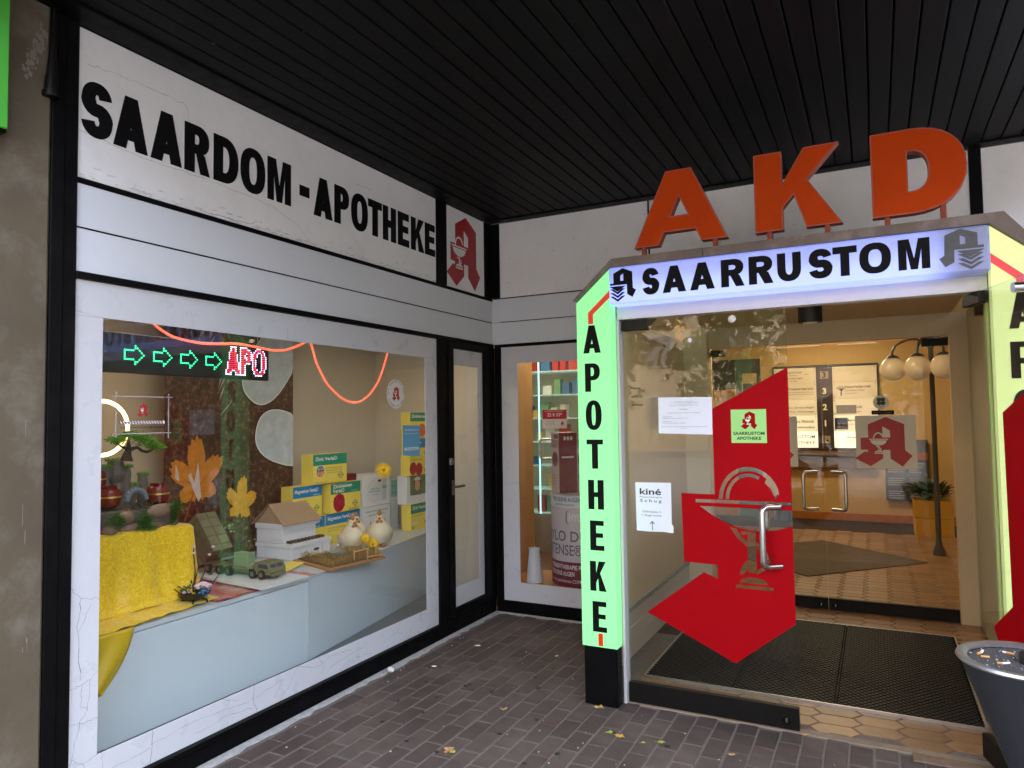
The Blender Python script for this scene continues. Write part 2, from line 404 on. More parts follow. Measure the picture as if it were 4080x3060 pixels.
# ================================================================ canopy with black slats
can = obj('canopy_ceiling', MB().box(-1.5, 4.75, -3.95, 0, 3.285, 3.6), M('canopy_dark', (.001, .001, .001), .9, spec=.05), loc=(0, 0, 3.25)); can['kind'] = 'structure'
SLAT = M('black_slat_paint', (.0048, .0048, .0052), .55, spec=.14, var=.15, vs=3, isl=.16, bump=.12, bs=300)
smb = MB().box(-.0465, .0465, -3.94, -.10, 3.25, 3.272, .003)
sme = bpy.data.meshes.new('slat'); sme.from_pydata([(a, b, c-3.25) for a, b, c in smb.v], [], smb.f); sme.materials.append(SLAT)
for i in range(64):
    x = .193+.1012*i
    if x > 4.7: break
    o = bpy.data.objects.new('slat', sme); COL.objects.link(o); o.parent = can; o.location = (x, 0, random.uniform(-.0012, .0012)); o.rotation_euler = (0, random.uniform(-.006, .006), 0)
sk = MB(); rr = random.Random(19)
for k in range(70):
    i = rr.randrange(40); x = .193+.1012*i+.0465*rr.choice((-1, 1)); y = -.12-abs(rr.gauss(0, 1.2)); s = rr.uniform(.0008, .0025); sk.box(x-s, x+s, y-s*rr.uniform(1, 5), y+s, 3.247, 3.2515)
obj('cobweb_specks', sk, M('dust_specks', (.08, .075, .07), .9), can, kind='stuff')
obj('edge_trim', MB().box(.004, .143, -3.94, -.02, 3.238, 3.284, .004), BLACK, can)
obj('edge_trim', MB().box(.146, 4.74, -.098, -.003, 3.238, 3.284, .004), BLACK, can)
obj('front_fascia', MB().box(-1.5, 4.75, -4.03, -3.952, 3.15, 3.75, .01), M('fascia_metal', (.05, .047, .044), .5), can)
upper = MB().box(-14, 16, .0, 12, 3.6, 13).box(-14, -.0, -4.0, -.003, 3.6, 13)  # unseen mass above the canopy, added to block sky light from behind
tag(obj('sky_block_storeys', upper, M('grey_render', lin((150, 146, 140)), .9, var=.08, vs=1), loc=(0, 0, 3.6)), 'unseen grey storeys added over the slatted canopy to block the sky behind', 'building', kind='structure')

# ================================================================ pillar at the near end of the shop front
pil = thing('concrete_pillar', 'olive brown painted concrete pillar beside the black window frame', 'pillar', (-.2, -4.0, 0))
obj('shaft', MB().box(-.45, .022, -4.40, -3.598, -.05, 3.285, .012), M('olive_brown_paint', lin((96, 86, 70)), .75, spec=.25, var=.14, vs=2.2, dirt=.3, dcol=lin((150, 146, 136)), ds=4.5, bump=.16, bs=26, wn=.12), pil)
flk = MB(); rr = random.Random(3)
for _ in range(95):
    k = rr.random(); y = -3.70+.07*k+rr.gauss(0, .011); z = 2.93+.22*k+rr.gauss(0, .012); a, b = rr.uniform(.002, .009), rr.uniform(.003, .013)
    flk.prism([[(y-a, z-b*rr.random()), (y+a*.4, z-b), (y+a, z+b*.3), (y-a*.2, z+b)]], WL(.0225), 0, .0003+.00002*_)
for _ in range(6):
    y = -3.655+rr.gauss(0, .006)-.03*rr.random(); z = rr.uniform(.3, 2.7); a, b = rr.uniform(.0008, .002), rr.uniform(.004, .05)
    flk.prism([[(y-a, z-b), (y+a, z-b*.7), (y+a, z+b), (y-a, z+b*.8)]], WL(.0225), 0, .0006)
obj('flaked_patches', flk, M('bare_plaster', lin((124, 116, 106)), .9, var=.2, vs=60), pil, kind='stuff')
pip = MB().tube([(.03, -3.605, 3.25), (.032, -3.607, 3.05), (.034, -3.61, 2.96)], [.010, .013, .02], 12).tube([(.034, -3.61, 2.96), (.034, -3.612, 2.89)], [.022, .026], 12).tube([(.034, -3.612, 2.895), (.034, -3.612, 2.875)], .031, 12)
obj('pipe_end', pip, DARKBROWN, pil, smooth=True)
gs = thing('green_box_sign', 'bright green box sign high on the pillar at the photo edge', 'sign', (.07, -4.0, 2.66))
obj('housing', MB().box(.024, .105, -4.3, -3.80, 2.65, 3.22, .004), BLACK, gs)
obj('lit_face', MB().box(.106, .116, -4.29, -3.803, 2.662, 3.21, .003), EM('green_sign_face', lin((70, 158, 56)), .006), gs)

# ================================================================ left shop front
sf = thing('shop_front', 'white panelled shop front with large display window and black frame', 'shop front', (0, -1.8, 0))
# black frame members, butted end to end
fr = lambda *a, c=.003, p=sf, n='frame_bar', m=BLACK: obj(n, MB().box(*a, c), m, p)
fr(-.08, .020, -3.597, -3.545, 0, 3.25); fr(-.08, .012, -3.544, -3.489, 0, 3.25)
fr(-.05, .010, -.849, -.714, 2.606, 3.238); fr(-.05, .010, -.128, -.001, 2.606, 3.238)
fr(-.05, .008, -3.488, -.001, 2.583, 2.605); fr(-.05, .014, -3.488, -.001, 2.190, 2.2185)
fr(-.08, .012, -.848, -.722, .118, 2.189)
fr(-.10, .004, -3.488, -.002, .0, .098, n='plinth'); fr(-.10, .026, -3.488, -.70, .0985, .117, n='plinth')
fr(-.10, .012, -.699, -.002, .0985, .128, n='plinth')
fr(-.04, .001, -3.488, -.003, 2.398, 2.4035, c=0, n='shadow_joint')
sp = obj('sign_panel', MB().box(-.03, .0, -3.488, -.850, 2.606, 3.234, .002), WHITE2, sf)
for ch, u0, u1 in [('S', -3.474, -3.342), ('A', -3.336, -3.177), ('A', -3.162, -3.003), ('R', -2.988, -2.847), ('D', -2.824, -2.673), ('O', -2.659, -2.495), ('M', -2.478, -2.309), ('-', -2.242, -2.165), ('A', -2.129, -1.972), ('P', -1.954, -1.818), ('O', -1.801, -1.640), ('T', -1.636, -1.496), ('H', -1.484, -1.342), ('E', -1.320, -1.191), ('K', -1.167, -1.007), ('E', -.996, -.866)]:
    letter(ch, WL(), u0, u1, 2.792, 3.024, .24 if ch != 'M' else .22, .215, .0005, .0035, BLK, sp)
gr = MB(); rr = random.Random(14)
for k in range(150):
    y = rr.uniform(-3.48, -.87); z = 2.607+abs(rr.gauss(0, .022)); a, b = rr.uniform(.004, .03), rr.uniform(.001, .007)
    gr.prism([[(y-a, z), (y-a*.2, z-b*.3), (y+a, z+b*.2), (y+a*.3, z+b), (y-a*.5, z+b*.8)]], WL(), .0001+.0000015*k, .0002+.0000015*k)
obj('grime_smudges', gr, M('fascia_grime', lin((214, 214, 213)), .8, var=.15, vs=30), sp, kind='stuff')
ep = obj('emblem_panel', MB().box(-.03, .0, -.713, -.129, 2.606, 3.234, .002), WHITE2, sf)
emblem(WL(), -.42, 2.627, 1, .0006, M('sign_red', lin((170, 22, 30)), .4), WPR, ep, small=False)
obj('panel', MB().box(-.03, .0, -3.488, -.004, 2.4037, 2.5825, .002), WHITE, sf)
obj('panel', MB().box(-.03, .0, -3.488, -.004, 2.2187, 2.3978, .002), WHITE, sf)
obj('window_pane', MB().box(-.016, -.008, -3.488, -.849, .112, 2.189), GLS, sf)
for a in [(-3.487, -.8495, 2.041, 2.1885), (-3.487, -3.366, .2592, 2.0405), (-1.000, -.8495, .2592, 2.0405), (-3.487, -.8495, .118, .2587)]:
    obj('white_border', MB().box(-.0075, -.004, *a, .0008), FILM, sf)
# hair cracks and seams in the white border film
def crack(mb, pts, pl, w=.0011, seed=0, sub=6, jit=.006):
    rr = random.Random(seed); q = []
    for i in range(len(pts)-1):
        for k in range(sub):
            t = k/sub; q.append((pts[i][0]*(1-t)+pts[i+1][0]*t+(rr.uniform(-jit, jit) if k else 0), pts[i][1]*(1-t)+pts[i+1][1]*t+(rr.uniform(-jit, jit) if k else 0)))
    q.append(pts[-1])
    for a, b in zip(q, q[1:]):
        dx, dy = b[0]-a[0], b[1]-a[1]; L = math.hypot(dx, dy) or 1; nx, ny = -dy/L*w*rr.uniform(.3, .75), dx/L*w*rr.uniform(.3, .75)
        mb.add([pl(a[0]-nx, a[1]-ny), pl(b[0]-nx, b[1]-ny), pl(b[0]+nx, b[1]+ny), pl(a[0]+nx, a[1]+ny)], [(0, 1, 2, 3)])
cm = MB(); P_ = WL(-.0036)
for k, pts in enumerate([[(-3.487, .95), (-3.44, .90), (-3.366, .88)], [(-3.44, .90), (-3.455, .78), (-3.44, .58)], [(-3.40, .87), (-3.45, .77)], [(-3.487, .55), (-3.43, .56), (-3.366, .59)], [(-3.43, .56), (-3.44, .48), (-3.41, .45), (-3.40, .57)], [(-3.487, .41), (-3.44, .41), (-3.366, .405)],
        [(-3.44, .41), (-3.47, .27), (-3.487, .2)], [(-3.41, .45), (-3.44, .41)], [(-3.47, .28), (-3.42, .24), (-3.42, .14)], [(-3.487, .24), (-3.366, .259)], [(-3.12, .259), (-3.13, .118)], [(-3.35, .259), (-3.34, .12)], [(-3.13, .20), (-2.9, .215), (-2.6, .19), (-2.35, .225)], [(-3.35, .17), (-3.13, .19)], [(-2.55, .259), (-2.56, .19), (-2.53, .118)], [(-2.9, .16), (-2.7, .17), (-2.55, .15)], [(-2.25, .259), (-2.30, .19), (-2.38, .118)], [(-2.25, .255), (-2.1, .21), (-1.95, .235), (-1.8, .22)], [(-2.75, .259), (-2.65, .22)],
        [(-1.62, .14), (-1.75, .16), (-1.85, .13)], [(-1.30, .245), (-1.36, .2), (-1.40, .14)], [(-1.5, .17), (-1.35, .2), (-1.28, .17)], [(-1.1, .25), (-.95, .22), (-.86, .24)], [(-2.10, .259), (-2.04, .21), (-2.06, .15)], [(-2.0, .17), (-1.7, .2)]]):
    crack(cm, pts, P_, .0014 if k in (1, 10, 14) else .0008, k)
crack(cm, [(-2.325, 2.041), (-2.325, 2.11)], P_, .001, 90, jit=.0005); crack(cm, [(-3.487, 2.06), (-3.366, 2.041)], P_, .0006, 91, jit=.0005)
crack(cm, [(-1.0, 2.041), (-.85, 2.042)], P_, .0006, 92, jit=.0004)
obj('hair_cracks', cm, M('crack_dark', (.05, .045, .04), .9), sf, kind='stuff')
cs = MB(); P2 = WL(.0006)
crack(cs, [(-3.45, 3.09), (-3.36, 3.10), (-3.10, 3.105), (-2.98, 3.10), (-2.96, 3.02)], P2, .0008, 50); crack(cs, [(-3.48, 2.80), (-3.2, 2.775), (-2.9, 2.78), (-2.7, 2.77), (-2.45, 2.76), (-2.25, 2.70), (-2.15, 2.61)], P2, .0008, 51)
crack(cs, [(-2.9, 2.62), (-2.6, 2.625), (-2.55, 2.65)], P2, .0012, 52); crack(cs, [(-1.75, 3.08), (-1.6, 3.09)], P2, .0008, 53)
obj('hair_cracks', cs, MATS['crack_dark'], sf, kind='stuff')
# narrow glazed door beside the corner
dr_ = obj('door', MB().box(-.05, .022, -.7185, -.650, .1295, 2.188, .004).box(-.05, .022, -.172, -.1, .1295, 2.188, .004).box(-.05, .022, -.6495, -.1725, 2.136, 2.188, .004).box(-.05, .022, -.6495, -.1725, .1295, .182, .004), BLACK, sf)
obj('pane', MB().box(-.016, -.008, -.65, -.172, .18, 2.138), GLS, dr_)
for a in [(-.648, -.174, 2.01, 2.135), (-.26, -.174, .33, 2.0095), (-.648, -.174, .183, .3295)]: obj('white_border', MB().box(-.0075, -.004, *a, .0008), FILM, dr_)
obj('corner_post', MB().box(-.05, .020, -.099, -.004, .129, 2.189, .004), BLACK, sf)
lk = MB().box(.022, .034, -.735, -.690, 1.255, 1.305, .003).tube([(.034, -.712, 1.28), (.046, -.712, 1.28)], .010, 10)
obj('lock', lk, CHROME, dr_)
hd = MB().box(.022, .030, -.700, -.668, 1.03, 1.14, .003).tube([(.028, -.684, 1.095), (.062, -.684, 1.095)], .009, 10).box(.055, .068, -.735, -.575, 1.083, 1.103, .004)
obj('handle', hd, M('bronze_handle', (.16, .14, .12), .35, .9), dr_)
obj('hinge', MB().tube([(.028, -.7195, 1.62), (.028, -.7195, 1.70)], .010, 10), BLACK, dr_)
obj('hinge', MB().tube([(.028, -.7195, .55), (.028, -.7195, .63)], .010, 10), BLACK, dr_)
# ================================================================ shop front on the far side of the corner
sr = thing('side_shop_front', 'white panelled wall with narrow window left of the lit entrance', 'shop front', (.7, 0, 0))
f2 = lambda *a, c=.003, n='frame_bar', m=BLACK: obj(n, MB().box(*a, c), m, sr)
f2(.0, .078, -.012, .08, 2.606, 3.238); f2(.021, .078, -.012, .08, .0, 2.189); f2(.079, 1.288, -.006, .08, .0, .104, n='plinth')
f2(.021, 1.29, -.008, .05, 2.190, 2.215); f2(3.424, 3.489, -.012, .08, 2.2, 3.238)
f2(1.362, 1.372, -.004, .05, 2.606, 3.238, c=0)
f2(.079, 1.29, -.002, .02, 2.399, 2.4035, c=0, n='shadow_joint'); f2(.079, 3.42, -.002, .02, 2.5985, 2.6055, c=0, n='shadow_joint')
obj('upper_panel', MB().box(.079, 1.361, 0, .03, 2.606, 3.237, .002), WHITE2, sr)
obj('upper_panel', MB().box(1.373, 3.423, 0, .03, 2.44, 3.237, .002), WHITE2, sr)
obj('upper_panel', MB().box(3.490, 6.2, 0, .03, 2.2, 3.237, .002), WHITE2, sr)
obj('panel', MB().box(.0, 1.29, .001, .03, 2.4037, 2.5980, .002), WHITE, sr); obj('panel', MB().box(.0, 1.29, .001, .03, 2.2152, 2.3985, .002), WHITE, sr)
obj('panel', MB().box(3.60, 6.2, .001, .03, .0, 2.199, .002), WHITE, sr)
obj('window_pane', MB().box(.079, 1.29, .010, .018, .104, 2.189), GLS, sr)
for a in [(.0795, 1.29, 2.05, 2.189), (.0795, .230, .2555, 2.0495), (.0795, 1.29, .1045, .255)]: obj('white_border', MB().box(a[0], a[1], .004, .0095, a[2], a[3], .0008), FILM, sr)
sm = MB(); rr = random.Random(9)
for _ in range(70):
    x, z = rr.uniform(.1, 3.3), rr.uniform(2.62, 3.2); z = z if rr.random() < .6 else rr.uniform(2.61, 2.66); L = rr.uniform(.004, .03); a = rr.uniform(-1, 1)
    crack(sm, [(x, z), (x+L*math.cos(a), z+L*.6*math.sin(a))], WR(-.0006), rr.uniform(.0006, .002), _, 3, .003)
obj('scuff_marks', sm, M('scuff', (.12, .11, .1), .9), sr, kind='stuff')
# ================================================================ lit entrance portal
GREENLIT = M('mint_lit_acrylic', lin((122, 214, 138)), .4, spec=.2, emit=lin((158, 255, 168)), es=.036)
YELLIT = M('lime_lit_acrylic', lin((200, 212, 140)), .4, spec=.2, emit=lin((240, 250, 170)), es=.030)
def lit_sign():
    m = bpy.data.materials.new('blue_lit_acrylic'); m.use_nodes = True; n, l = m.node_tree.nodes, m.node_tree.links; b = n['Principled BSDF']
    b.inputs['Base Color'].default_value = (.26, .30, .46, 1); b.inputs['Roughness'].default_value = .3
    tc = n.new('ShaderNodeTexCoord'); sx = n.new('ShaderNodeSeparateXYZ'); l.new(tc.outputs['Object'], sx.inputs[0])
    def mr(s, a, b_, c, d):
        k = n.new('ShaderNodeMapRange'); l.new(s, k.inputs[0]); k.interpolation_type = 'SMOOTHSTEP'
        for i, v in enumerate((a, b_, c, d)): k.inputs[i+1].default_value = v
        return k.outputs[0]
    # the tube ends short of the last third of a metre and sits low in the box
    along = mr(sx.outputs[0], .60, .80, 1, .10); high = mr(sx.outputs[2], 2.27, 2.40, 1, .45)
    mu = n.new('ShaderNodeMath'); mu.operation = 'MULTIPLY'; l.new(along, mu.inputs[0]); l.new(high, mu.inputs[1])
    m2 = n.new('ShaderNodeMath'); m2.operation = 'MULTIPLY'; l.new(mu.outputs[0], m2.inputs[0]); m2.inputs[1].default_value = .088
    b.inputs['Emission Color'].default_value = (*lin((138, 156, 255)), 1); l.new(m2.outputs[0], b.inputs['Emission Strength']); return m
por = thing('entrance_portal', 'glowing entrance portal with blue lit name board between mint and lime light columns', 'portal', (2.44, -1.39, 0))
PF = WR(-1.44)
colm = obj('light_column', MB().prism([[(1.345, .322), (1.549, .322), (1.549, 2.428), (1.345, 2.250)]], PF, -.09, 0), GREENLIT, por)
for ch, u0, u1, v0, v1 in [('A', 1.384, 1.488, 1.960, 2.118), ('P', 1.391, 1.483, 1.741, 1.902), ('O', 1.391, 1.486, 1.527, 1.690), ('T', 1.393, 1.490, 1.308, 1.471), ('H', 1.397, 1.489, 1.081, 1.245), ('E', 1.404, 1.486, .853, 1.018), ('K', 1.399, 1.494, .629, .793), ('E', 1.410, 1.492, .405, .572)]:
    letter(ch, PF, u0, u1, v0, v1, .215, .165, .0005, .003, BLK, colm)
REDL = EM('red_lit_stripe', lin((206, 40, 12)), 0.0216)
obj('red_stripe', MB().prism([[(1.4165, 2.125), (1.446, 2.125), (1.446, 2.18), (1.5485, 2.268), (1.5485, 2.308), (1.4165, 2.190)]], PF, .0005, .003), REDL, colm)
obj('red_stripe', MB().prism([rect(1.441, 1.467, .329, .397)], PF, .0005, .003), REDL, colm)
obj('column_base', MB().box(1.352, 1.546, -1.436, -1.352, 0, .319, .004), BLACK, por)
colr = obj('light_column', MB().prism([[(3.331, .322), (3.535, .322), (3.535, 2.250), (3.331, 2.428)]], PF, -.09, 0), YELLIT, por)
for ch, z0, z1 in [('A', 1.960, 2.118), ('P', 1.741, 1.902), ('O', 1.527, 1.690), ('T', 1.308, 1.471), ('H', 1.081, 1.245)]:
    letter(ch, PF, 3.388, 3.488, z0, z1, .215, .165, .0005, .003, BLK, colr)
obj('red_stripe', MB().prism([[(3.45, 2.125), (3.4205, 2.125), (3.4205, 2.18), (3.3315, 2.262), (3.3315, 2.304), (3.45, 2.195)][::-1]], PF, .0005, .003), EM('pink_lit_stripe', lin((214, 60, 70)), 0.0216), colr)
obj('column_base', MB().box(3.334, 3.528, -1.436, -1.352, 0, .319, .004), BLACK, por)
sb = obj('name_board', MB().box(1.551, 3.3295, -1.462, -1.335, 2.222, 2.431, .010), lit_sign(), por, local=False)
PS = WR(-1.462)
for ch, u0, u1 in [('S', 1.749, 1.841), ('A', 1.860, 1.986), ('A', 2.007, 2.135), ('R', 2.168, 2.284), ('R', 2.306, 2.424), ('U', 2.443, 2.554), ('S', 2.589, 2.695), ('T', 2.697, 2.803), ('O', 2.812, 2.946), ('M', 2.975, 3.103)]:
    letter(ch, PS, u0-.004, u1-.004, 2.259, 2.402, .275, .235, .0005, .003, BLK, sb)
GA = [[(.13, .86), (.13, .56), (0, .56), (0, .5), (.65, .5), (.66, .2), (.86, .1), (1, .31), (.88, .38), (.86, .87), (.5, 1)], [(.40, .78), (.52, .84), (.52, .62), (.40, .62)]]
CH_ = [[(-.02, .465), (.29, .30), (.6, .465)]]+[[(0, b), (.29, b-.17), (.58, b), (.46, b), (.29, b-.10), (.12, b)] for b in (.385, .275, .165)]
def crest(u0, u1, v0, v1, mat, mirror=False):
    mb = MB(); ax = (lambda a: u1-a*(u1-u0)) if mirror else (lambda a: u0+a*(u1-u0))
    for lp in [GA]+[[c] for c in CH_]:
        mb.prism([[(ax(a), v0+b*(v1-v0)) for a, b in q] for q in lp], PS, .0005, .003 if lp is GA else .0042)
    obj('crest', mb, mat, sb)
crest(1.560, 1.708, 2.236, 2.420, BLK); crest(3.134, 3.306, 2.236, 2.424, M('faded_black_vinyl', lin((72, 78, 84)), .4, var=.2, vs=25), True)
obj('lintel', MB().box(1.552, 3.328, -1.342, -1.3345, 2.152, 2.2215, .001).box(1.552, 3.328, -1.334, -1.268, 2.152, 2.40), M('white_aluminium', lin((206, 206, 206)), .35), por)
WA = MATS['white_aluminium']
obj('door_jamb', MB().box(1.5505, 1.566, -1.349, -1.27, .0, 2.151, .002), WA, por); obj('door_jamb', MB().box(3.316, 3.3300, -1.333, -1.27, .0, 2.151, .002), M('lime_jamb_paint', lin((196, 204, 130)), .5), por)
CAPM = M('weathered_cap_metal', lin((108, 96, 90)), .55, .25, var=.2, vs=5, dirt=.65, dcol=lin((150, 140, 136)), ds=9)
obj('roof_cap', MB().prism([[(1.338, 2.2585), (1.548, 2.4365), (3.332, 2.4365), (3.542, 2.2585), (3.556, 2.268), (3.388, 2.484), (1.562, 2.484), (1.326, 2.268)]], WR(-1.448), -1.44, 0), CAPM, por)
obj('cap_joint', MB().box(2.068, 2.071, -1.4495, -1.44, 2.437, 2.484), BLACK, por)
obj('side_wall', MB().box(3.56, 3.60, -1.33, 0, 0, 2.25), WHITE, por)
obj('column_return', MB().box(3.331, 3.60, -1.349, -1.331, 0, 2.25), M('lime_side', lin((200, 208, 140)), .5), por)
# ---- three orange channel letters on the roof
OR = M('orange_acrylic', lin((182, 62, 8)), .6, spec=.1, var=.06, vs=3); ORE = M('orange_edge_trim', lin((164, 84, 70)), .5, var=.12, vs=20)
ak = thing('letter_sign', 'three tall orange channel letters A K D standing on the portal roof', 'sign', (2.47, -1.375, 2.484))
def inset(lp, d):
    n = len(lp); ar = sum(lp[i][0]*lp[(i+1) % n][1]-lp[(i+1) % n][0]*lp[i][1] for i in range(n)); sg = 1 if ar > 0 else -1; out = []
    for i in range(n):
        p0, p, p1 = lp[i-1], lp[i], lp[(i+1) % n]
        e0 = Vector((p[0]-p0[0], p[1]-p0[1])); e1 = Vector((p1[0]-p[0], p1[1]-p[1]))
        if e0.length < 1e-9 or e1.length < 1e-9: out.append(p); continue
        e0.normalize(); e1.normalize(); n0 = Vector((-e0.y, e0.x))*sg; n1 = Vector((-e1.y, e1.x))*sg; b = n0+n1; k = max(.35, b.length_squared/2)
        out.append((p[0]+b.x*d/k, p[1]+b.y*d/k))
    return out
for ch, u0, u1, st, th in [('A', 1.684, 2.192, .33, .22), ('K', 2.331, 2.742, .335, .22), ('D', 2.872, 3.266, .38, .265)]:
    h = .407; lp = place(glyph(ch, (u1-u0)/h, st, th), u0, 2.536, h, h)
    le = obj('letter', MB().prism(lp, WR(-1.40), -.055, 0), ORE, ak)
    fl = [inset(lp[0], .006)]+[inset(q, -.006) for q in lp[1:]]
    obj('letter_face', MB().prism(fl, WR(-1.40), .0003, .003), OR, le)
for x in (1.735, 2.125, 2.40, 2.672, 2.935, 3.165): obj('letter_post', MB().box(x-.012, x+.012, -1.395, -1.365, 2.4845, 2.5355 if x < 3.1 else 2.60, .002), M('rusty_orange_post', lin((140, 60, 40)), .7, var=.2, vs=40), ak)

# ================================================================ vestibule and lobby shell
BEIGE = M('vestibule_beige', lin((212, 192, 158)), .6, var=.05, vs=2)
TAN = M('lobby_ochre_plaster', lin((214, 176, 112)), .7, var=.06, vs=2, bump=.1, bs=120)
def struct(name, mb, m, parent=None):
    o = obj(name, mb, m, parent)
    if parent is None: o['kind'] = 'structure'
    return o
lobf = struct('lobby_floor', MB().box(1.25, 6, -1.27, 2.6, -.08, -.006).box(-.3, 6, 2.6, 6.6, -.08, -.006), M('tile_grout', lin((58, 40, 28)), .9))
TILE = M('brown_clinker_tile', lin((142, 106, 74)), .34, var=.18, vs=18, isl=.24, bump=.1, bs=60)
def tile_mesh(kind, k):
    rr = random.Random(k+50); L, w, c = .1175, .0580, .003
    P = [(-L, -w), (L, -w), (L, w), (-L, w)] if kind == 0 else [(-L*.62, -w), (L*.62, -w), (L, 0), (L*.62, w), (-L*.62, w), (-L, 0)]
    n = len(P); z = rr.uniform(-.0006, .0004); f_ = lambda p, q: (p[0]*(1-q/.12), p[1]*(1-q/.06), z)
    v = [(x, y, -.01) for x, y in P]+[(x, y, z-.002) for x, y in P]+[f_(p, c) for p in P]
    f = [tuple(range(2*n, 3*n))]
    for i in range(n):
        j = (i+1) % n; f += [(i, j, j+n, i+n), (i+n, j+n, j+2*n, i+2*n)]
    me = bpy.data.meshes.new('tile'); me.from_pydata(v, [], f); me.materials.append(TILE); return me, v, f
tl = []
hexm = [tile_mesh(1, k) for k in range(4)]
# elongated hexagons laid in interlocking rows
px, py = .242*.81+.003, .1235
for j in range(-11, 54):
    for i in range(-6, 24):
        x = 1.42+i*(px)+0.; y = -1.21+j*py+(py/2 if i % 2 else 0)
        if x < (1.47 if y < 1.1 else (1.40 if y < 2.7 else .4)) or x > 4.6 or y > 6.4 or y < -1.25: continue
        if 1.545 < x < 3.29 and -.86 < y < .67: continue
        tl.append((x, y))
vt = sorted((s for s in tl if in_view(*s)), key=lambda s: in_view(*s))[:300]; vts = set(vt); rest = MB()
for x, y in tl:
    me, v, f = hexm[random.randrange(4)]
    if (x, y) in vts:
        o = bpy.data.objects.new('tile', me); COL.objects.link(o); o.parent = lobf; o.location = Vector((x, y, 0))-WLOC[lobf.name]; o.rotation_euler = (0, 0, math.pi if random.random() < .5 else 0)
    else:
        n0 = len(rest.v); rest.add(v, f).xf(Matrix.Translation((x, y, 0)), n0)
obj('floor_tiles_beyond', rest, TILE, lobf, kind='stuff')
stp = struct('threshold_step', MB().box(1.30, 3.56, -1.335, -1.272, -.03, .004, .003), M('threshold_stone', lin((140, 122, 104)), .7, var=.2, vs=20))
struct('metal_sill', MB().box(2.95, 3.36, -1.42, -1.336, .001, .010, .002), M('scuffed_sill', lin((120, 100, 84)), .6, .2, var=.3, vs=30))
vw = struct('vestibule_wall_left', MB().box(1.3462, 1.3555, -1.30, 1.20, .3375, 2.255), BEIGE)
tw = M('cream_wall_tile', lin((206, 196, 178)), .35, var=.04, vs=5)
for a, b in ((0., .097), (.0985, .197), (.1985, .297)):
    for y0, y1 in ((-1.269, -.1), (-.098, 1.04)): obj('tile', MB().box(1.3462, 1.3575, y0, y1, a, b, .0015), tw, vw)
obj('marble_ledge', MB().box(1.3462, 1.365, -1.269, 1.04, .2985, .337, .003), M('grey_marble', lin((150, 154, 150)), .3, var=.5, vs=18, det=10), vw)
obj('pilaster', MB().box(1.3575, 1.56, 1.042, 1.20, 0, 2.36), M('cream_panel', lin((222, 206, 176)), .5), vw)
struct('vestibule_wall_right', MB().box(3.50, 3.555, -1.269, 1.20, 0, 2.36), BEIGE)
struct('vestibule_wall_inner', MB().box(3.372, 3.498, 1.13, 1.20, 0, 2.36).box(1.561, 3.3715, 1.13, 1.20, 2.185, 2.36), BEIGE)
struct('vestibule_ceiling', MB().box(1.48, 3.39, -1.26, 1.20, 2.361, 2.42), M('vestibule_ceiling_paint', lin((206, 182, 146)), .7))
struct('lobby_wall_back', MB().box(-.3, 6, 6.49, 6.6, .0, 2.95), TAN)
struct('lobby_wall_left', MB().box(1.245, 1.289, 1.201, 2.60, 0, 2.95).box(-.35, 1.2445, 2.56, 2.60, 0, 2.95).box(-.35, -.302, 2.6005, 6.6, 0, 2.95), TAN); struct('lobby_wall_right', MB().box(5.0, 5.1, 1.2, 6.6, 0, 2.95), TAN)
struct('lobby_wall_front', MB().box(3.50, 5.0, 1.201, 1.26, 0, 2.95).box(1.29, 3.5, 1.201, 1.26, 2.362, 2.95), TAN)
struct('lobby_ceiling', MB().box(-.35, 5.1, 1.2, 6.6, 2.951, 3.0), M('lobby_ceiling_paint', lin((222, 206, 176)), .8))
struct('lobby_baseboard', MB().box(1.26, 6, 6.455, 6.489, 0, .12, .004), M('orange_wood_base', lin((186, 112, 48)), .45, var=.15, vs=12))
# lamps of the lobby, and one added in the vestibule
WARM = (1., .79, .52)
def ceiling_lamp(x, y, z, w, d, s, label, col=WARM):
    t = thing('ceiling_lamp', label, 'lamp', (x, y, z)); obj('lamp_frame', MB().box(x-w, x+w, y-d, y+d, z-.03, z-.001, .004), WA, t)
    obj('diffuser', MB().box(x-w+.02, x+w-.02, y-d+.02, y+d-.02, z-.036, z-.0305), M('lamp_diffuser_%g' % s, (.9, .85, .7), .4, emit=col, es=s), t)
ceiling_lamp(2.2, 5.2, 2.95, .6, .16, 2.3, 'long warm ceiling lamp in the lobby before the directory board')
ceiling_lamp(2.2, 2.7, 2.95, .6, .16, 1.6, 'long warm ceiling lamp in the lobby just behind the inner glass doors')
ceiling_lamp(2.4, -.62, 2.361, .5, .10, .50, 'flat unseen fill lamp added behind the entrance lintel', (1, .86, .66))  # out of view, added to brighten the vestibule walls
dl = thing('downlight', 'black cylindrical downlight on the vestibule ceiling', 'lamp', (2.47, .1, 2.23))
obj('housing', MB().lathe([(.078, 0), (.078, .13)], (2.47, .1, 2.232), 24), M('black_lamp_housing', (.012, .01, .009), .5), dl, smooth=True)
obj('bulb_disc', MB().lathe([(.05, -.004), (.05, -.001)], (2.47, .1, 2.232), 20), M('downlight_bulb', (.9, .8, .6), .4, emit=WARM, es=.001), dl)
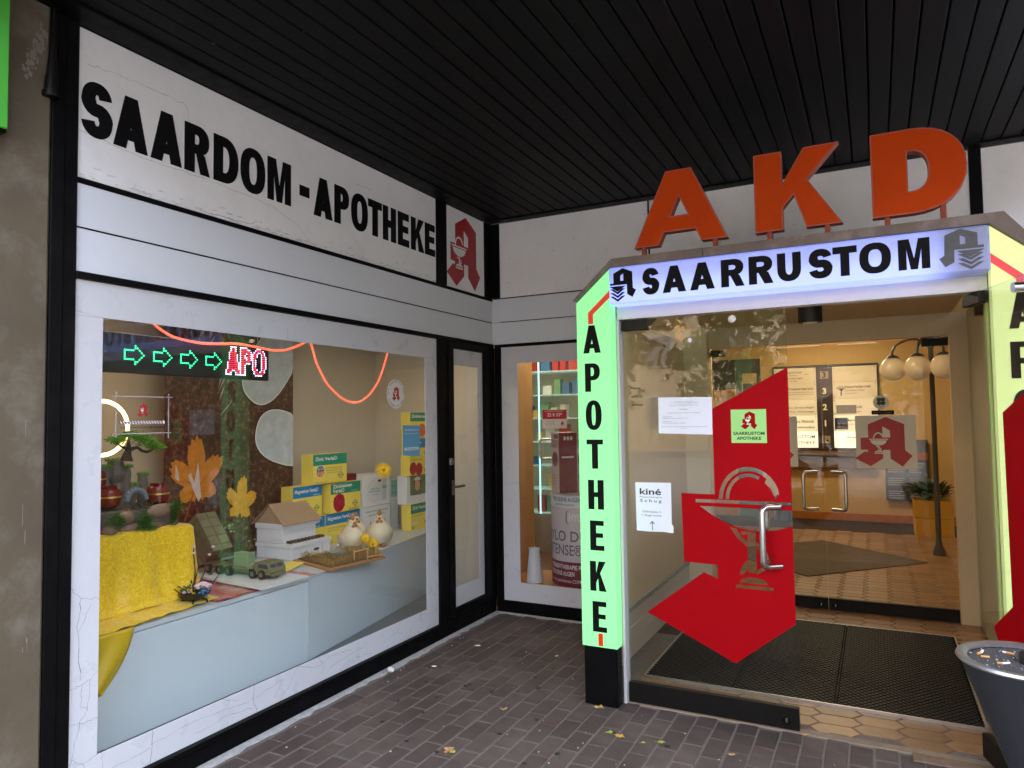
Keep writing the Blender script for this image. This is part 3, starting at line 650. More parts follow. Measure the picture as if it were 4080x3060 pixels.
# doormat panels with oval holes
RUB = M('black_rubber', (.0035, .0035, .0035), .5, spec=.2, var=.2, vs=10)
def rubber_mat(x0, x1, y0, y1, label):
    px_, py_ = .036, .0230; nx, ny = int((x1-x0)/px_), int((y1-y0)/py_); ax, ay = (x1-x0)/nx, (y1-y0)/ny; v, f = [], []
    ring = [(math.cos(a), math.sin(a)) for a in (R(45*k+22.5) for k in range(8))]
    rec = [(.5, .25), (.25, .5), (-.25, .5), (-.5, .25), (-.5, -.25), (-.25, -.5), (.25, -.5), (.5, -.25)]
    # a staggered lattice of cells, each with an oval hole; cells share no vertices
    for j in range(ny):
        for i in range(nx):
            cx, cy_ = x0+(i+.5+(.25 if j % 2 else -.25))*ax, y0+(j+.5)*ay; k = len(v)
            for a, b in rec: v.append((min(max(cx+(a*1.0)*ax, x0), x1), cy_+(b if abs(b) == .5 else b*2)*ay, .012))
            for c, s_ in ring: v.append((cx+c*ax*.40, cy_+s_*ay*.40, .0125))
            for c, s_ in ring: v.append((cx+c*ax*.34, cy_+s_*ay*.34, .003))
            for q in range(8):
                r_ = (q+1) % 8
                f += [(k+q, k+r_, k+8+r_, k+8+q), (k+8+q, k+8+r_, k+16+r_, k+16+q)]
    mb = MB().add(v, f).box(x0, x1, y0, y1, -.004, .003)
    o = obj('rubber_mat', mb, RUB); tag(o, label, 'doormat', 'rubber mats inside the entrance'); return o
rubber_mat(1.545, 2.06, -.895, .715, 'black honeycomb rubber mat panel behind the closed glass door, leftmost of three')
rubber_mat(2.064, 2.60, -.895, .715, 'middle black honeycomb rubber mat panel behind the door edge')
rubber_mat(2.604, 3.285, -.895, .715, 'black honeycomb rubber mat panel in the open half of the doorway')
ALU = M('aluminium_strip', (.55, .53, .5), .35, .9)
matf = obj('mat_frame', MB().box(1.53, 3.30, -.910, -.898, -.004, .014).box(1.53, 3.30, .718, .730, -.004, .014).box(1.53, 1.542, -.898, .718, -.004, .014).box(3.288, 3.30, -.898, .718, -.004, .014), ALU)
tag(matf, 'thin aluminium frame around the sunken rubber mats', 'mat frame')
cp = MB().box(-.8, .8, -.75, .75, .001, .010, .003); cpo = obj('grey_doormat', cp, M('grey_carpet', lin((96, 82, 66)), .95, bump=.6, bs=300, var=.15, vs=6), local=True)
cpo.location = (2.20, 3.45, 0); cpo.rotation_euler = (0, 0, R(47)); tag(cpo, 'grey brown textile mat lying askew in the lobby', 'doormat')

# ================================================================ outer glass doors
def patch_lock(mb, c, y): mb.tube([(c[0], y, c[1]), (c[0], y-.006, c[1])], .022, 16)
dl_ = thing('glass_door', 'closed glass door with large red pharmacy emblem and steel handle', 'door', (2.0, -1.30, 0))
obj('pane', MB().box(1.572, 2.456, -1.306, -1.294, .008, 2.148, .001), GLS2, dl_)
kp = obj('kick_plate', MB().box(1.571, 2.458, -1.319, -1.281, .005, .114, .003), DARKBROWN, dl_)
lm = MB(); patch_lock(lm, (2.398, .052), -1.319); obj('lock_rose', lm, BLACK, kp, smooth=True)
obj('lock_cylinder', MB().box(2.393, 2.403, -1.329, -1.324, .040, .066, .002), STEEL, kp)
obj('patch_fitting', MB().box(1.572, 1.725, -1.321, -1.279, 2.088, 2.147, .002), DARKBROWN, dl_)
def cranked(x, bx, y, by, z0, z1, r=.0158):
    pts = [(x, y, z0)]
    def corner(a, b, c, n=5):
        a, b, c = Vector(a), Vector(b), Vector(c); p, q = b+(a-b).normalized()*.035, b+(c-b).normalized()*.035
        return [p*(1-t)**2+b*2*t*(1-t)+q*t*t for t in [k/n for k in range(n+1)]]
    A_, B_, C_, D_ = (x, y, z0), (bx, by, z0), (bx, by, z1), (x, y, z1)
    pts = [A_]+corner(A_, B_, C_)+corner(B_, C_, D_)+[D_]
    return MB().tube(pts, r, 12)
obj('handle', cranked(2.395, 2.318, -1.306, -1.375, .818, 1.122), STEEL, dl_, smooth=True)
obj('handle', cranked(2.395, 2.318, -1.294, -1.225, .818, 1.122), STEEL, dl_, smooth=True)
ca = (2.2456, 1.146)
holes = [rect(1.966, 2.4555, 1.1275, 1.1455),
    [(1.987, 1.109), (2.4555, 1.105), (2.4555, 1.025), (2.379, 1.0), (2.302, .990), (2.2375, .990), (2.128, 1.021), (2.052, 1.064)],
    [(2.090, 1.150)]+arc(ca[0], 1.15, .1555, .174, 178, 22, 14)+[(2.396, 1.172), (2.388, 1.19), (2.377, 1.160), (2.352, 1.215), (2.326, 1.242)]+arc(ca[0], 1.15, .135, .152, 48, 180, 10),
    arc(ca[0], 1.15, .121, .139, 180, 62, 10)+arc(ca[0], 1.15, .102, .122, 62, 180, 10),
    [(2.142, 1.006), (2.178, .952), (2.2285, .905), (2.2285, .935), (2.200, .962), (2.176, .996)],
    rect(2.2305, 2.2735, .772, .982), rect(2.200, 2.228, .968, .984),
    [(2.2755, .905), (2.310, .872), (2.322, .84), (2.312, .812), (2.2755, .786), (2.2755, .766), (2.322, .795), (2.342, .838), (2.328, .885), (2.2755, .935)],
    [(2.2285, .836), (2.205, .812), (2.190, .775), (2.186, .755), (2.205, .760), (2.2285, .790)],
    arc(2.256, .716, .07, .032, 0, 180, 12), rect(2.166, 2.353, .688, .705)]
outer = [(2.4555, 1.842), (2.068, 1.633), (2.069, 1.1735), (1.889, 1.1745), (1.895, .803), (2.075, .80), (2.075, .725), (2.001, .755), (1.683, .509), (2.154, .294), (2.4555, .532)]
# cut-outs reaching the door edge leave the film in separate bands, so the outline steps in there
outer2 = [(2.4555, 1.842), (2.068, 1.633), (2.069, 1.1735), (1.889, 1.1745), (1.895, .803), (2.075, .80), (2.075, .725), (2.001, .755), (1.683, .509), (2.154, .294), (2.4555, .532), (2.4555, 1.0249), (2.379, 1.0), (2.302, .990), (2.2375, .990), (2.128, 1.021), (2.052, 1.064), (1.987, 1.109), (2.4555, 1.105), (2.4555, 1.1275), (1.966, 1.1275), (1.966, 1.1455), (2.4555, 1.1455)]
PD = WR(-1.3062)
obj('red_emblem', MB().prism([outer2]+holes[2:], PD, .0003, .0009), RED, dl_)
nt_ = MB()
for k, s_ in enumerate(('Plakate', 'ankleben', 'verboten')): text('t', s_, PD, 1.618, 1.752-.047*k, .013, None, None, join=nt_, bold=.01)
obj('bill_notice_lettering', nt_, BLKTXT, dl_)
oh = thing('glass_door', 'glass door swung wide open in front of the lime light column', 'door', (3.28, -1.31, 0), rz=math.atan2(-.964, .267))
PO = plane((0, 0, 0), (1, 0, 0), (0, 0, 1))
obj('pane', MB().box(-.085, .80, -.006, .006, .008, 2.147, .001), GLS2, oh, local=True)
obj('kick_plate', MB().box(-.087, .802, -.019, .019, .005, .114, .003), DARKBROWN, oh, local=True)
obj('patch_fitting', MB().box(-.087, .088, -.021, .021, 2.092, 2.147, .002), DARKBROWN, oh, local=True)
obj('red_emblem', MB().prism([[(.78, 1.82), (.235, 1.593), (.242, .772), (.057, .638), (.25, .36), (.52, .56), (.52, .86), (.64, .86), (.64, .55), (.78, .46)]], PO, .0063, .0069), RED, oh, local=True)
obj('standoff_knob', MB().tube([(.426, -.03, 2.100), (.426, .012, 2.100)], .021, 16), STEEL, oh, local=True, smooth=True)
obj('handle', cranked(.72, .66, -.006, -.07, .818, 1.122), STEEL, oh, local=True, smooth=True)
# papers, stickers and a suction cup on the closed door
PAPER = M('white_paper', lin((232, 238, 250)), .7)
def sheet(name, loops, pl, d, mat, label, cat, th=.0012):
    o = obj(name, MB().prism(loops, pl, d, d+th), mat); return tag(o, label, cat)
s1 = sheet('notice_paper', [[(1.774, 1.702), (1.772, 1.502), (2.066, 1.494), (2.068, 1.697)]], PD, .001, PAPER, 'white landscape notice sheet taped to the closed glass door', 'paper')
q = MB(); PP = WR(-1.3086)
for k, (s_, w, al) in enumerate([('Gemeinschaftspraxis Allgemeinmedizin', .10, 'C'), ('A. Frank, Internistin Rheumatologie Saarlouis', .16, 'C'), ('A. Frank, Fachaerztin fuer Allgemeinmedizin', .09, 'C'), ('Odilienplatz 3  -  66763 Dillingen  Tel. 06831 / 76077', .16, 'C')]): text('t', s_, PP, 1.915, 1.676-.0075*k, .0035, None, None, w=w, al=al, join=q)
text('t', 'Liebe Patienten', PP, 1.915, 1.632, .0052, None, None, al='C', join=q); text('t', 'Unsere Praxis ist vom 17.10.-27.10. Geschlossen', PP, 1.915, 1.612, .005, None, None, w=.18, al='C', join=q)
for k, s_ in enumerate(('Vertretung fuer Frau Frank', 'Dr. med. Kappmeier / Zum Schaumberg, Dillingen, Saarstrasse / Tel. 71100', '', 'Vertretung fuer Frau Frank', 'Dr. med. Stark / Pestalozzistr. 8, 66763 Dillingen, Tel. 06831 76077')):
    if s_: text('t', s_, PP, 1.794, 1.592-.009*k, .0042, None, None, join=q, smax=.8)
text('t', 'Am Wochenende oder in dringenden Notfaellen erreichen Sie den Bereitschaftsdienst unter der', PP, 1.915, 1.536, .0042, None, None, w=.25, al='C', join=q); text('t', 'Nr. 116 117', PP, 1.915, 1.527, .0045, None, None, al='C', join=q)
obj('lettering', q, M('grey_print', (.09, .09, .1), .7), s1)
s2 = sheet('flyer_paper', [[(1.630, 1.226), (1.633, .957), (1.70, .954), (1.78, .957), (1.840, .953), (1.842, .99), (1.832, 1.0), (1.834, 1.229)]], PD, .001, PAPER, 'white portrait flyer with bold dark lettering and an arrow on the closed door', 'paper')
q = MB(); text('t', 'kiné', PP, 1.655, 1.160, .034, None, None, w=.122, join=q, bold=.018); text('t', 'Physiotherapie', PP, 1.655, 1.142, .009, None, None, w=.125, join=q, spacing=1.2); text('t', 'S c h u g', PP, 1.656, 1.118, .016, None, None, w=.122, join=q, bold=.008)
text('t', 'Odilienplatz 3', PP, 1.668, 1.060, .010, None, None, w=.105, join=q); text('t', '1. Etage rechts', PP, 1.665, 1.040, .010, None, None, w=.112, join=q)
q.prism([rect(1.7215, 1.7255, .962, 1.010)], PP, 0, .0005); q.prism([[(1.709, .998), (1.7125, .996), (1.7235, 1.008), (1.7345, .996), (1.738, .998), (1.7235, 1.014)]], PP, .0006, .001)
obj('lettering', q, M('dark_green_print', (.015, .025, .03), .6), s2)
s3 = sheet('green_sticker', [rect(2.165, 2.344, 1.450, 1.627)], PD, .0016, M('light_green_sticker', lin((158, 222, 128)), .45), 'light green square pharmacy sticker on the red emblem of the closed door', 'sticker')
emblem(WR(-1.3088), 2.262, 1.522, .165, .0001, MATS['red_vinyl'], WPR, s3)
q = MB(); PQ = WR(-1.309); text('t', 'SAARRUSTOM', PQ, 2.2545, 1.493, .0155, None, None, w=.158, al='C', join=q, bold=.03); text('t', 'APOTHEKE', PQ, 2.2545, 1.467, .0155, None, None, w=.124, al='C', join=q, bold=.03)
obj('lettering', q, BLKTXT, s3)
sc_ = MB().lathe([(.021, 0), (.019, .003), (.010, .007), (.004, .008), (.004, .014), (.0065, .015), (.0065, .018), (.002, .019)], (0, 0, 0), 20).xf(Matrix.Translation((2.185, -1.3065, 2.113)) @ Matrix.Rotation(R(90), 4, 'X'))
tag(obj('suction_cup', sc_, M('clear_pvc', (.75, .73, .68), .1, spec=.8), smooth=True), 'clear suction cup stuck near the top of the closed door', 'suction cup')
bl_ = [(1.958+.012*math.cos(a)*(1+.12*math.sin(3*a)), 2.013+.012*math.sin(a)) for a in [R(24*k) for k in range(15)]]
sheet('sticker_remnant', [bl_], PD, .0005, PAPER, 'small white torn sticker remnant high on the closed door', 'sticker')

# ================================================================ inner glass doors
for x0, x1, hx, bx, lab in ((1.536, 2.455, 2.405, 2.30, 'inner glass door with handle bowed outwards, standing behind the closed red emblem door'), (2.461, 3.366, 2.512, 2.617, 'inner glass door with square pharmacy sticker, seen through the open doorway')):
    t = thing('inner_glass_door', lab, 'door', ((x0+x1)/2, 1.17, 0), 'inner pair of glass doors')
    obj('pane', MB().box(x0, x1, 1.164, 1.176, .006, 2.168, .001), GLS2, t); kp = obj('kick_plate', MB().box(x0-.001, x1+.001, 1.152, 1.188, .004, .097, .003), DARKBROWN, t)
    lx = x1-.05 if x0 < 2 else x0+.05
    lm = MB(); patch_lock(lm, (lx, .045), 1.152); obj('lock_rose', lm, BLACK, kp, smooth=True); obj('lock_cylinder', MB().box(lx-.004, lx+.004, 1.140, 1.147, .034, .056), STEEL, kp)
    fx = (x0, x0+.15) if x0 < 2 else (x1-.178, x1)
    obj('patch_fitting', MB().box(*fx, 1.150, 1.190, 2.112, 2.169, .002), DARKBROWN, t)
    obj('handle', cranked(hx, bx, 1.164, 1.115, .812, 1.116, .0135), STEEL, t, smooth=True)
PI = WR(1.1638); WST = M('white_sticker', lin((226, 222, 214)), .45); RST = M('sticker_red', lin((176, 34, 34)), .45)
def rrect(u0, u1, v0, v1, r=.012): return arc(u1-r, v0+r, r, r, -90, 0, 3)+arc(u1-r, v1-r, r, r, 0, 90, 3)+arc(u0+r, v1-r, r, r, 90, 180, 3)+arc(u0+r, v0+r, r, r, 180, 270, 3)
for x0, x1, lab in ((2.701, 3.129, 'square white pharmacy emblem sticker on the inner door seen through the open doorway'), (1.835, 2.263, 'square white pharmacy emblem sticker mostly hidden behind the red emblem door')):
    s = sheet('emblem_sticker', [rrect(x0, x1, 1.156, 1.578)], PI, .0004, WST, lab, 'sticker')
    emblem(WR(1.1618), (x0+x1)/2+.005, 1.172, .80, .0003, RST, WPR, s, ky=.69)
s = sheet('round_sticker', [arc(2.893, 1.681, .056, .056, 0, 345, 23)], PI, .0004, WST, 'round white thank-you sticker with clover leaf on the inner door', 'sticker')
q = MB(); P3 = WR(1.1616)
for a in (45, 135, 225, 315):
    cxx, cz = 2.893+.020*math.cos(R(a)), 1.690+.020*math.sin(R(a)); q.prism([arc(cxx, cz, .017, .017, 0, 330, 11)], P3, 0, .0004)
text('t', 'Danke', P3, 2.893, 1.645, .010, None, None, al='C', join=q); obj('clover_print', q, M('dark_clover', lin((44, 60, 50)), .5), s)
s = sheet('black_strip_sticker', [rect(2.823, 2.982, 1.584, 1.617)], PI, .0004, BLK, 'narrow black strip sticker above the square emblem on the inner door', 'sticker')
text('lettering', 'Bitte Tür schließen', WR(1.1616), 2.902, 1.596, .011, M('grey_letter', (.25, .24, .22), .6), s, al='C', w=.13)
# ================================================================ lobby furnishings
dbd = thing('directory_board', 'backlit practice directory board with floor numbers on the lobby wall', 'board', (2.17, 6.46, 1.08))
DF = M('dark_board_frame', (.03, .026, .024), .5)
obj('frame', MB().box(1.44, 2.905, 6.43, 6.488, 2.302, 2.335, .003).box(1.44, 1.462, 6.43, 6.488, 1.075, 2.3015, .003).box(2.885, 2.905, 6.43, 6.488, 1.075, 2.3015, .003).box(1.463, 2.884, 6.43, 6.488, 1.06, 1.078, .003), DF, dbd)
PB = WR(6.438); txt = {(0, 0): [('PHYSIOFITNESS', .028, .25, .16), ('Saarlouis', .018, .12, .125), ('Physiotherapie', .024, .26, .075), ('3. OG', .022, .09, .03)], (1, 0): [('Frauenarztpraxis', .036, .36, .15), ('Dr. med. Greta Marina Tonelis', .018, .36, .105), ('Fachärztin für Frauenheilkunde', .014, .36, .075)],
    (2, 0): [('Dr. med. J. Darimont-Fliegler', .026, .45, .11), ('Internistin - Rheumatologin', .022, .42, .05)], (3, 0): [('Petra FRANK', .042, .32, .13), ('Allgemeinmedizin', .032, .36, .05)], (4, 0): [('SAARRUSTOM', .048, .46, .14), ('APOTHEKE', .048, .36, .05)],
    (1, 1): [('Naturheilpraxis', .038, .34, .16), ('Christian Platz', .026, .26, .11), ('Heilpraktiker', .014, .16, .075)], (2, 1): [('Schmidt', .040, .22, .10), ('und Angiologie', .020, .2, .045)], (3, 1): [('Marx', .036, .12, .15), ('Kinderarzt', .02, .2, .1)], (4, 1): [('Albert Knapp', .036, .30, .14), ('Internist und Gastroenterologe', .024, .42, .09)]}
for r_ in range(5):
    z1 = 2.3-.2435*r_; z0 = z1-.2415
    em = [.003, .006, .014, .035, .08][r_]
    pm = M('backlit_panel_%d' % r_, lin((232, 214, 176)), .4, emit=(1., .86, .56), es=em)
    for c_, (x0, x1) in enumerate(((1.463, 2.062), (2.288, 2.884))):
        p = obj('name_plate', MB().box(x0, x1, 6.44, 6.455, z0, z1, .002), pm, dbd); q = MB()
        for s_, h, w, dv in txt.get((r_, c_), []): text('t', s_, PB, (x1-.04 if c_ == 0 else x0+.17) if r_ else (x0+x1)/2-.02, z0+dv, h, None, None, w=w, al=('R' if c_ == 0 else 'L') if r_ else 'C', join=q, bold=.012 if h > .03 else 0)
        if (r_, c_) == (0, 0): q.prism([arc(1.93, z0+.17, .05, .03, 200, 340, 8)+arc(1.93, z0+.165, .045, .03, 340, 200, 8)], PB, 0, .0005)
        if q.v: obj('lettering', q, M('brown_print', lin((70, 50, 34)), .6), p)
        for bx in (x0+.02, x1-.02):
            for bz in (z0+.02, z1-.02): obj('screw', MB().tube([(bx, 6.44, bz), (bx, 6.434, bz)], .006, 8), DF, dbd)
st = obj('number_strip', MB().box(2.063, 2.287, 6.432, 6.455, 1.08, 2.30, .002), M('brown_strip', lin((62, 50, 48)), .5), dbd)
CRM = M('cream_number', lin((246, 226, 170)), .5, emit=(1, .85, .5), es=0.0144)
for k, s_ in enumerate(('3', '3', '2', '1', '1-')):
    z = 2.16-.2435*k
    if k in (0, 4): obj('number_plate', MB().box(2.12, 2.235, 6.424, 6.4318, z-.035, z+.075), M('plate_beige', lin((170, 150, 128)), .5), st)
    text('number', s_, WR(6.4235), 2.175, z-.02, .085, BLKTXT if k in (0, 4) else CRM, st, al='C', bold=.03)
obj('grey_cover', MB().box(2.33, 2.60, 6.425, 6.439, 1.60, 1.72, .002), M('grey_card', lin((134, 122, 104)), .6), dbd)
obj('picture', MB().box(2.30, 2.48, 6.425, 6.439, 1.36, 1.53, .002), M('dark_print', lin((44, 44, 54)), .4, var=.7, vs=9), dbd)
q = MB().tube([(2.40, 6.437, 1.86), (2.405, 6.437, 1.93)], .008, 6)
for k in range(9): a = R(20+17.5*k); q.tube([(2.405, 6.437, 1.93), (2.405+.04*math.cos(a), 6.437, 1.95+.03*math.sin(a)), (2.405+.075*math.cos(a), 6.437, 1.955+.06*math.sin(a))], .003, 5)
obj('tree_drawing', q, MATS['brown_print'], dbd)
tag(obj('wall_shelf', MB().box(1.50, 2.85, 6.36, 6.488, .955, 1.03, .006).box(1.52, 2.83, 6.40, 6.488, .78, .9545, .004), M('brown_shelf', lin((110, 82, 54)), .5, var=.15, vs=10)), 'brown wooden shelf under the directory board', 'shelf')
lf = thing('lift_doorway', 'dark grey lift doorway with small notice left of the directory board', 'doorway', (.85, 6.45, 0))
obj('door_panel', MB().box(.88, 1.255, 6.44, 6.488, 0, 2.48, .004), M('grey_steel_door', lin((92, 84, 78)), .45, .3), lf)
obj('ochre_panel', MB().box(.46, .878, 6.43, 6.488, 0, 2.0, .004), M('ochre_door', lin((196, 142, 52)), .5), lf); obj('dark_panel', MB().box(.46, .878, 6.44, 6.488, 2.002, 2.48, .004), M('dark_door', lin((64, 56, 52)), .5), lf)
obj('notice', MB().box(.98, 1.20, 6.434, 6.4398, 2.09, 2.25, .001), M('pale_notice', lin((210, 176, 120)), .6), lf)
ip = thing('info_panel', 'dark blue information panel with pale text lines low on the lobby wall', 'panel', (3.22, 6.44, .33))
obj('board', MB().box(2.945, 3.495, 6.43, 6.45, .33, 1.205, .004), M('navy_panel', lin((66, 64, 74)), .5), ip); obj('orange_band', MB().box(3.30, 3.49, 6.426, 6.4298, .92, 1.02), M('orange_band', lin((170, 96, 54)), .5), ip)
q = MB(); rr = random.Random(2)
for k in range(17):
    if k in (5, 6, 11, 12): continue
    z = .86-.031*k
    for w0, w1 in ((0, rr.uniform(.15, .25)), (.27, rr.uniform(.36, .47))): q.prism([rect(2.98+w0, 2.98+w1, z, z+.012)], WR(6.4296), 0, .0006)
text('t', 'Termintelefon:', WR(6.4296), 3.0, .345, .022, None, None, join=q); obj('text_lines', q, M('pale_text', lin((176, 170, 166)), .6), ip)
pb = thing('waste_bin', 'round dark waste bin against the lobby wall beside the lift', 'bin', (1.56, 6.2, 0))
obj('bin_body', MB().lathe([(.12, 0), (.13, .34), (.135, .36), (.125, .36), (.118, .02)], (1.56, 6.2, 0), 20, caps=False), M('dark_bin', (.03, .022, .018), .5), pb, smooth=True)
lp = thing('globe_lamp', 'standing lobby lamp with dark post and arched arms carrying globes', 'lamp', (3.43, 4.05, 0))
POST = M('blue_grey_post', lin((86, 86, 94)), .4, .4)
obj('post', MB().lathe([(.065, 0), (.062, .05), (.04, .10), (.028, .16), (.026, 2.32), (.045, 2.35), (.045, 2.44), (.01, 2.46)], (3.43, 4.05, 0), 16), POST, lp, smooth=True)
for a, L in ((R(180), .385), (R(225), .20), (R(120), .25), (R(20), .36), (R(300), .22)):
    cx, cy_ = 3.43+L*math.cos(a), 4.05+L*math.sin(a)
    pts = [(3.43+(cx-3.43)*t, 4.05+(cy_-4.05)*t, 2.36+.075*math.sin(math.pi*min(1, t*1.06))-(.06 if t > .98 else 0)) for t in [k/12 for k in range(13)]]+[(cx, cy_, 2.25)]
    am = obj('arm', MB().tube(pts, .014, 8), POST, lp, smooth=True)
    obj('cap', MB().lathe([(.08, 2.225), (.05, 2.25), (.018, 2.262)], (cx, cy_, 0), 16), POST, am, smooth=True)
    obj('globe', MB().ball((cx, cy_, 2.10), .138, 24), M('opal_glass', lin((238, 214, 172)), .12, emit=(1, .75, .45), es=0.00432), lp, smooth=True)
pt = thing('planter', 'square yellow tiled planter with green leafy plant in the lobby', 'planter', (3.47, 5.6, 0))
YP = M('yellow_planter', lin((214, 164, 56)), .4, var=.06, vs=4)
obj('tub', MB().box(3.25, 3.69, 5.38, 5.82, 0, .228, .004).box(3.25, 3.69, 5.38, 5.82, .232, .455, .004), YP, pt)
rr = random.Random(11)
def leaf_at(mb, p, d, L, w, nrm):
    p, d = Vector(p), Vector(d).normalized(); s = d.cross(Vector(nrm)).normalized(); u = s.cross(d)
    mb.add([p, p+d*L*.4+s*w+u*L*.08, p+d*L*.75+s*w*.6+u*L*.02, p+d*L-u*L*.1, p+d*L*.75-s*w*.6+u*L*.02, p+d*L*.4-s*w+u*L*.08, p+d*L*.45+u*L*.14], [(0, 1, 6), (1, 2, 6), (2, 3, 6), (3, 4, 6), (4, 5, 6), (5, 0, 6)])
q = MB()
for _ in range(150):
    a, e = rr.uniform(0, 6.28), rr.uniform(-.2, 1.3); d = (math.cos(a)*math.cos(e), math.sin(a)*math.cos(e), math.sin(e)); r_ = rr.uniform(.02, .2)
    leaf_at(q, (3.47+math.cos(a)*r_, 5.6+math.sin(a)*r_, .46+rr.uniform(0, .14)), d, rr.uniform(.1, .2), rr.uniform(.02, .045), (0, 0, 1))
obj('foliage', q, M('dark_leaf', (.03, .07, .022), .4, isl=.5), pt, kind='stuff')

# ================================================================ ashtray bin by the open door
ab = thing('ashtray_bin', 'dark grey conical ashtray bin with steel rim by the open door', 'ashtray', (3.28, -2.2, 0))
AX = (3.28, -2.2, 0)
obj('cone_body', MB().lathe([(.040, .335), (.050, .335), (.195, .735), (.19, .735)], AX, 40, caps=False), M('slate_blue_paint', lin((40, 43, 47)), .55, .1, var=.08, vs=6), ab, smooth=True)
obj('steel_rim', MB().lathe([(.184, .735), (.200, .733), (.206, .740), (.202, .749), (.186, .751), (.170, .742), (.170, .735)], AX, 48, caps=False), M('dull_rim_metal', (.42, .42, .42), .38, .85, var=.15, vs=30), ab, smooth=True)
obj('stand_pole', MB().lathe([(.045, 0), (.045, .334)], AX, 20), BLACK, ab, smooth=True); obj('foot_plate', MB().lathe([(.15, 0), (.15, .012), (.14, .016)], AX, 32), BLACK, ab, smooth=True)
gm = MB(); n_ = 0
for i in range(-13, 14):
    for j in range(-13, 14):
        x, y = i*.0125, j*.0125
        if x*x+y*y > .167**2: continue
        gm.box(3.28+x-.0060, 3.28+x+.0060, -2.2+y-.0018, -2.2+y+.0018, .729, .7345); gm.box(3.28+x-.0018, 3.28+x+.0018, -2.2+y-.0062, -2.2+y-.0019, .729, .7335)
gm.lathe([(.169, .722), (.169, .7265), (.001, .7265)], AX, 32)
obj('ash_grid', gm, M('sooty_grid', (.075, .07, .068), .7, var=.2, vs=60), ab)
obj('stub_knob', MB().lathe([(.040, .727), (.040, .760), (.030, .772), (.001, .776)], (3.302, -2.19, 0), 20), M('black_knob', (.015, .014, .014), .4), ab, smooth=True)
am_ = MB(); rr = random.Random(4)
for _ in range(40):
    a, r_ = rr.uniform(1.2, 5.2), .165*math.sqrt(rr.random()); s = rr.uniform(.0008, .0028); x, y = 3.28+r_*math.cos(a), -2.2+r_*math.sin(a); am_.box(x-s, x+s, y-s, y+s, .734, .7355+s*.5)
obj('ash_flecks', am_, M('ash', lin((190, 188, 186)), .95), ab, kind='stuff')
BUTT = M('cork_filter', lin((206, 150, 84)), .8, var=.15, vs=80); BWH = M('cigarette_paper', lin((232, 228, 224)), .8)
def butt(x, y, z, rz, L, label, wh=.5, tilt=.0):
    t = thing('cigarette_butt', label, 'cigarette butt', (x, y, z), 'stubbed out cigarette butts', rz)
    obj('filter', MB().tube([(-L/2, 0, .004), (-L/2+L*(1-wh), 0, .0042)], [.0041, .0043], 10), BUTT, t, local=True, smooth=True)
    if wh: obj('paper_end', MB().tube([(-L/2+L*(1-wh), 0, .0042), (L*.3, .001, .0045+tilt), (L/2, .002, .006+tilt)], [.0042, .0040, .0030], 10), BWH, t, local=True, smooth=True)
butt(3.156, -2.152, .734, .9, .034, 'short cigarette butt with white end up, farthest toward the rim of the ashtray', .45, .004)
butt(3.165, -2.192, .734, .1, .026, 'plain orange filter stub without paper on the ashtray grid', 0)
butt(3.243, -2.114, .734, -.35+3.14, .036, 'long curved cigarette butt at the far side of the ashtray grid', .3)
butt(3.212, -2.246, .734, .1, .038, 'crushed cigarette butt with frayed white paper nearest the ashtray front', .6, .002)
# fallen leaves and butts on the paving
def fallen(x, y, s, rz, col, label, seed):
    rr = random.Random(seed); n = 13; v = [(0, 0, .006)]
    for k in range(n):
        a = 2*math.pi*k/n; r_ = s*(.55+.45*abs(math.cos(2.5*a)))*rr.uniform(.75, 1.1); v.append((r_*math.cos(a), r_*.75*math.sin(a), .004+rr.uniform(0, .3)*s*abs(math.sin(a*1.5))))
    f = [(0, 1+k, 1+(k+1) % n) for k in range(n)]; st = MB().add(v, f).tube([(-s*.4, 0, .006), (-s*1.25, s*.1, .004)], .0007, 5)
    o = obj('fallen_leaf', st, M('dry_leaf_%d' % seed, lin(col), .75, var=.25, vs=60), local=True); o.location = (x, y, .001); o.rotation_euler = (0, 0, rz); tag(o, label, 'leaf', 'fallen leaves on the paving')
fallen(.968, -2.247, .040, 1.9, (196, 144, 104), 'large curled brown leaf lying nearest the photo bottom edge', 1)
fallen(.997, -2.256, .020, .5, (176, 186, 66), 'yellow green leaf fragment touching the large brown leaf', 2)
fallen(.984, -1.718, .022, .2, (186, 146, 96), 'small tan leaf alone in the middle of the brick paving', 3)
fallen(1.449, -1.470, .034, .1, (206, 172, 92), 'flat yellow brown leaf at the foot of the mint light column', 4)
fallen(1.600, -1.738, .022, .6, (160, 176, 70), 'green yellow curled leaf, leftmost of the row on the paving', 5)
fallen(1.662, -1.756, .030, -.2, (216, 176, 60), 'bright yellow leaf second in the row on the paving', 6)
fallen(1.786, -1.771, .016, .9, (168, 172, 84), 'smallest olive leaf third in the row on the paving', 7)
fallen(1.867, -1.732, .026, .2, (176, 184, 66), 'yellow green leaf at the end of the row on the paving', 8)
fallen(2.488, -1.345, .020, .3, (202, 160, 96), 'tan leaf caught at the threshold below the door edge', 9)
fallen(2.198, -1.714, .020, .1, (214, 170, 116), 'pale orange leaf scrap on the paving before the closed door', 10)
butt(.307, -.839, .001, .3, .045, 'flattened pale cigarette butt on the bricks near the inner corner', .7); butt(.90, -.803, .001, 1.0, .026, 'short white cigarette butt on the bricks left of the mint column', .85); butt(.262, -1.316, .001, .4, .032, 'cigarette butt in a brick joint near the display window', .8)
fm = MB().ball((.066, -1.514, .018), .022, 12, (1.2, .7, .8)); tag(obj('white_foam_blob', fm, BWH, smooth=True), 'white oval scrap lying at the foot of the shop window plinth', 'litter')
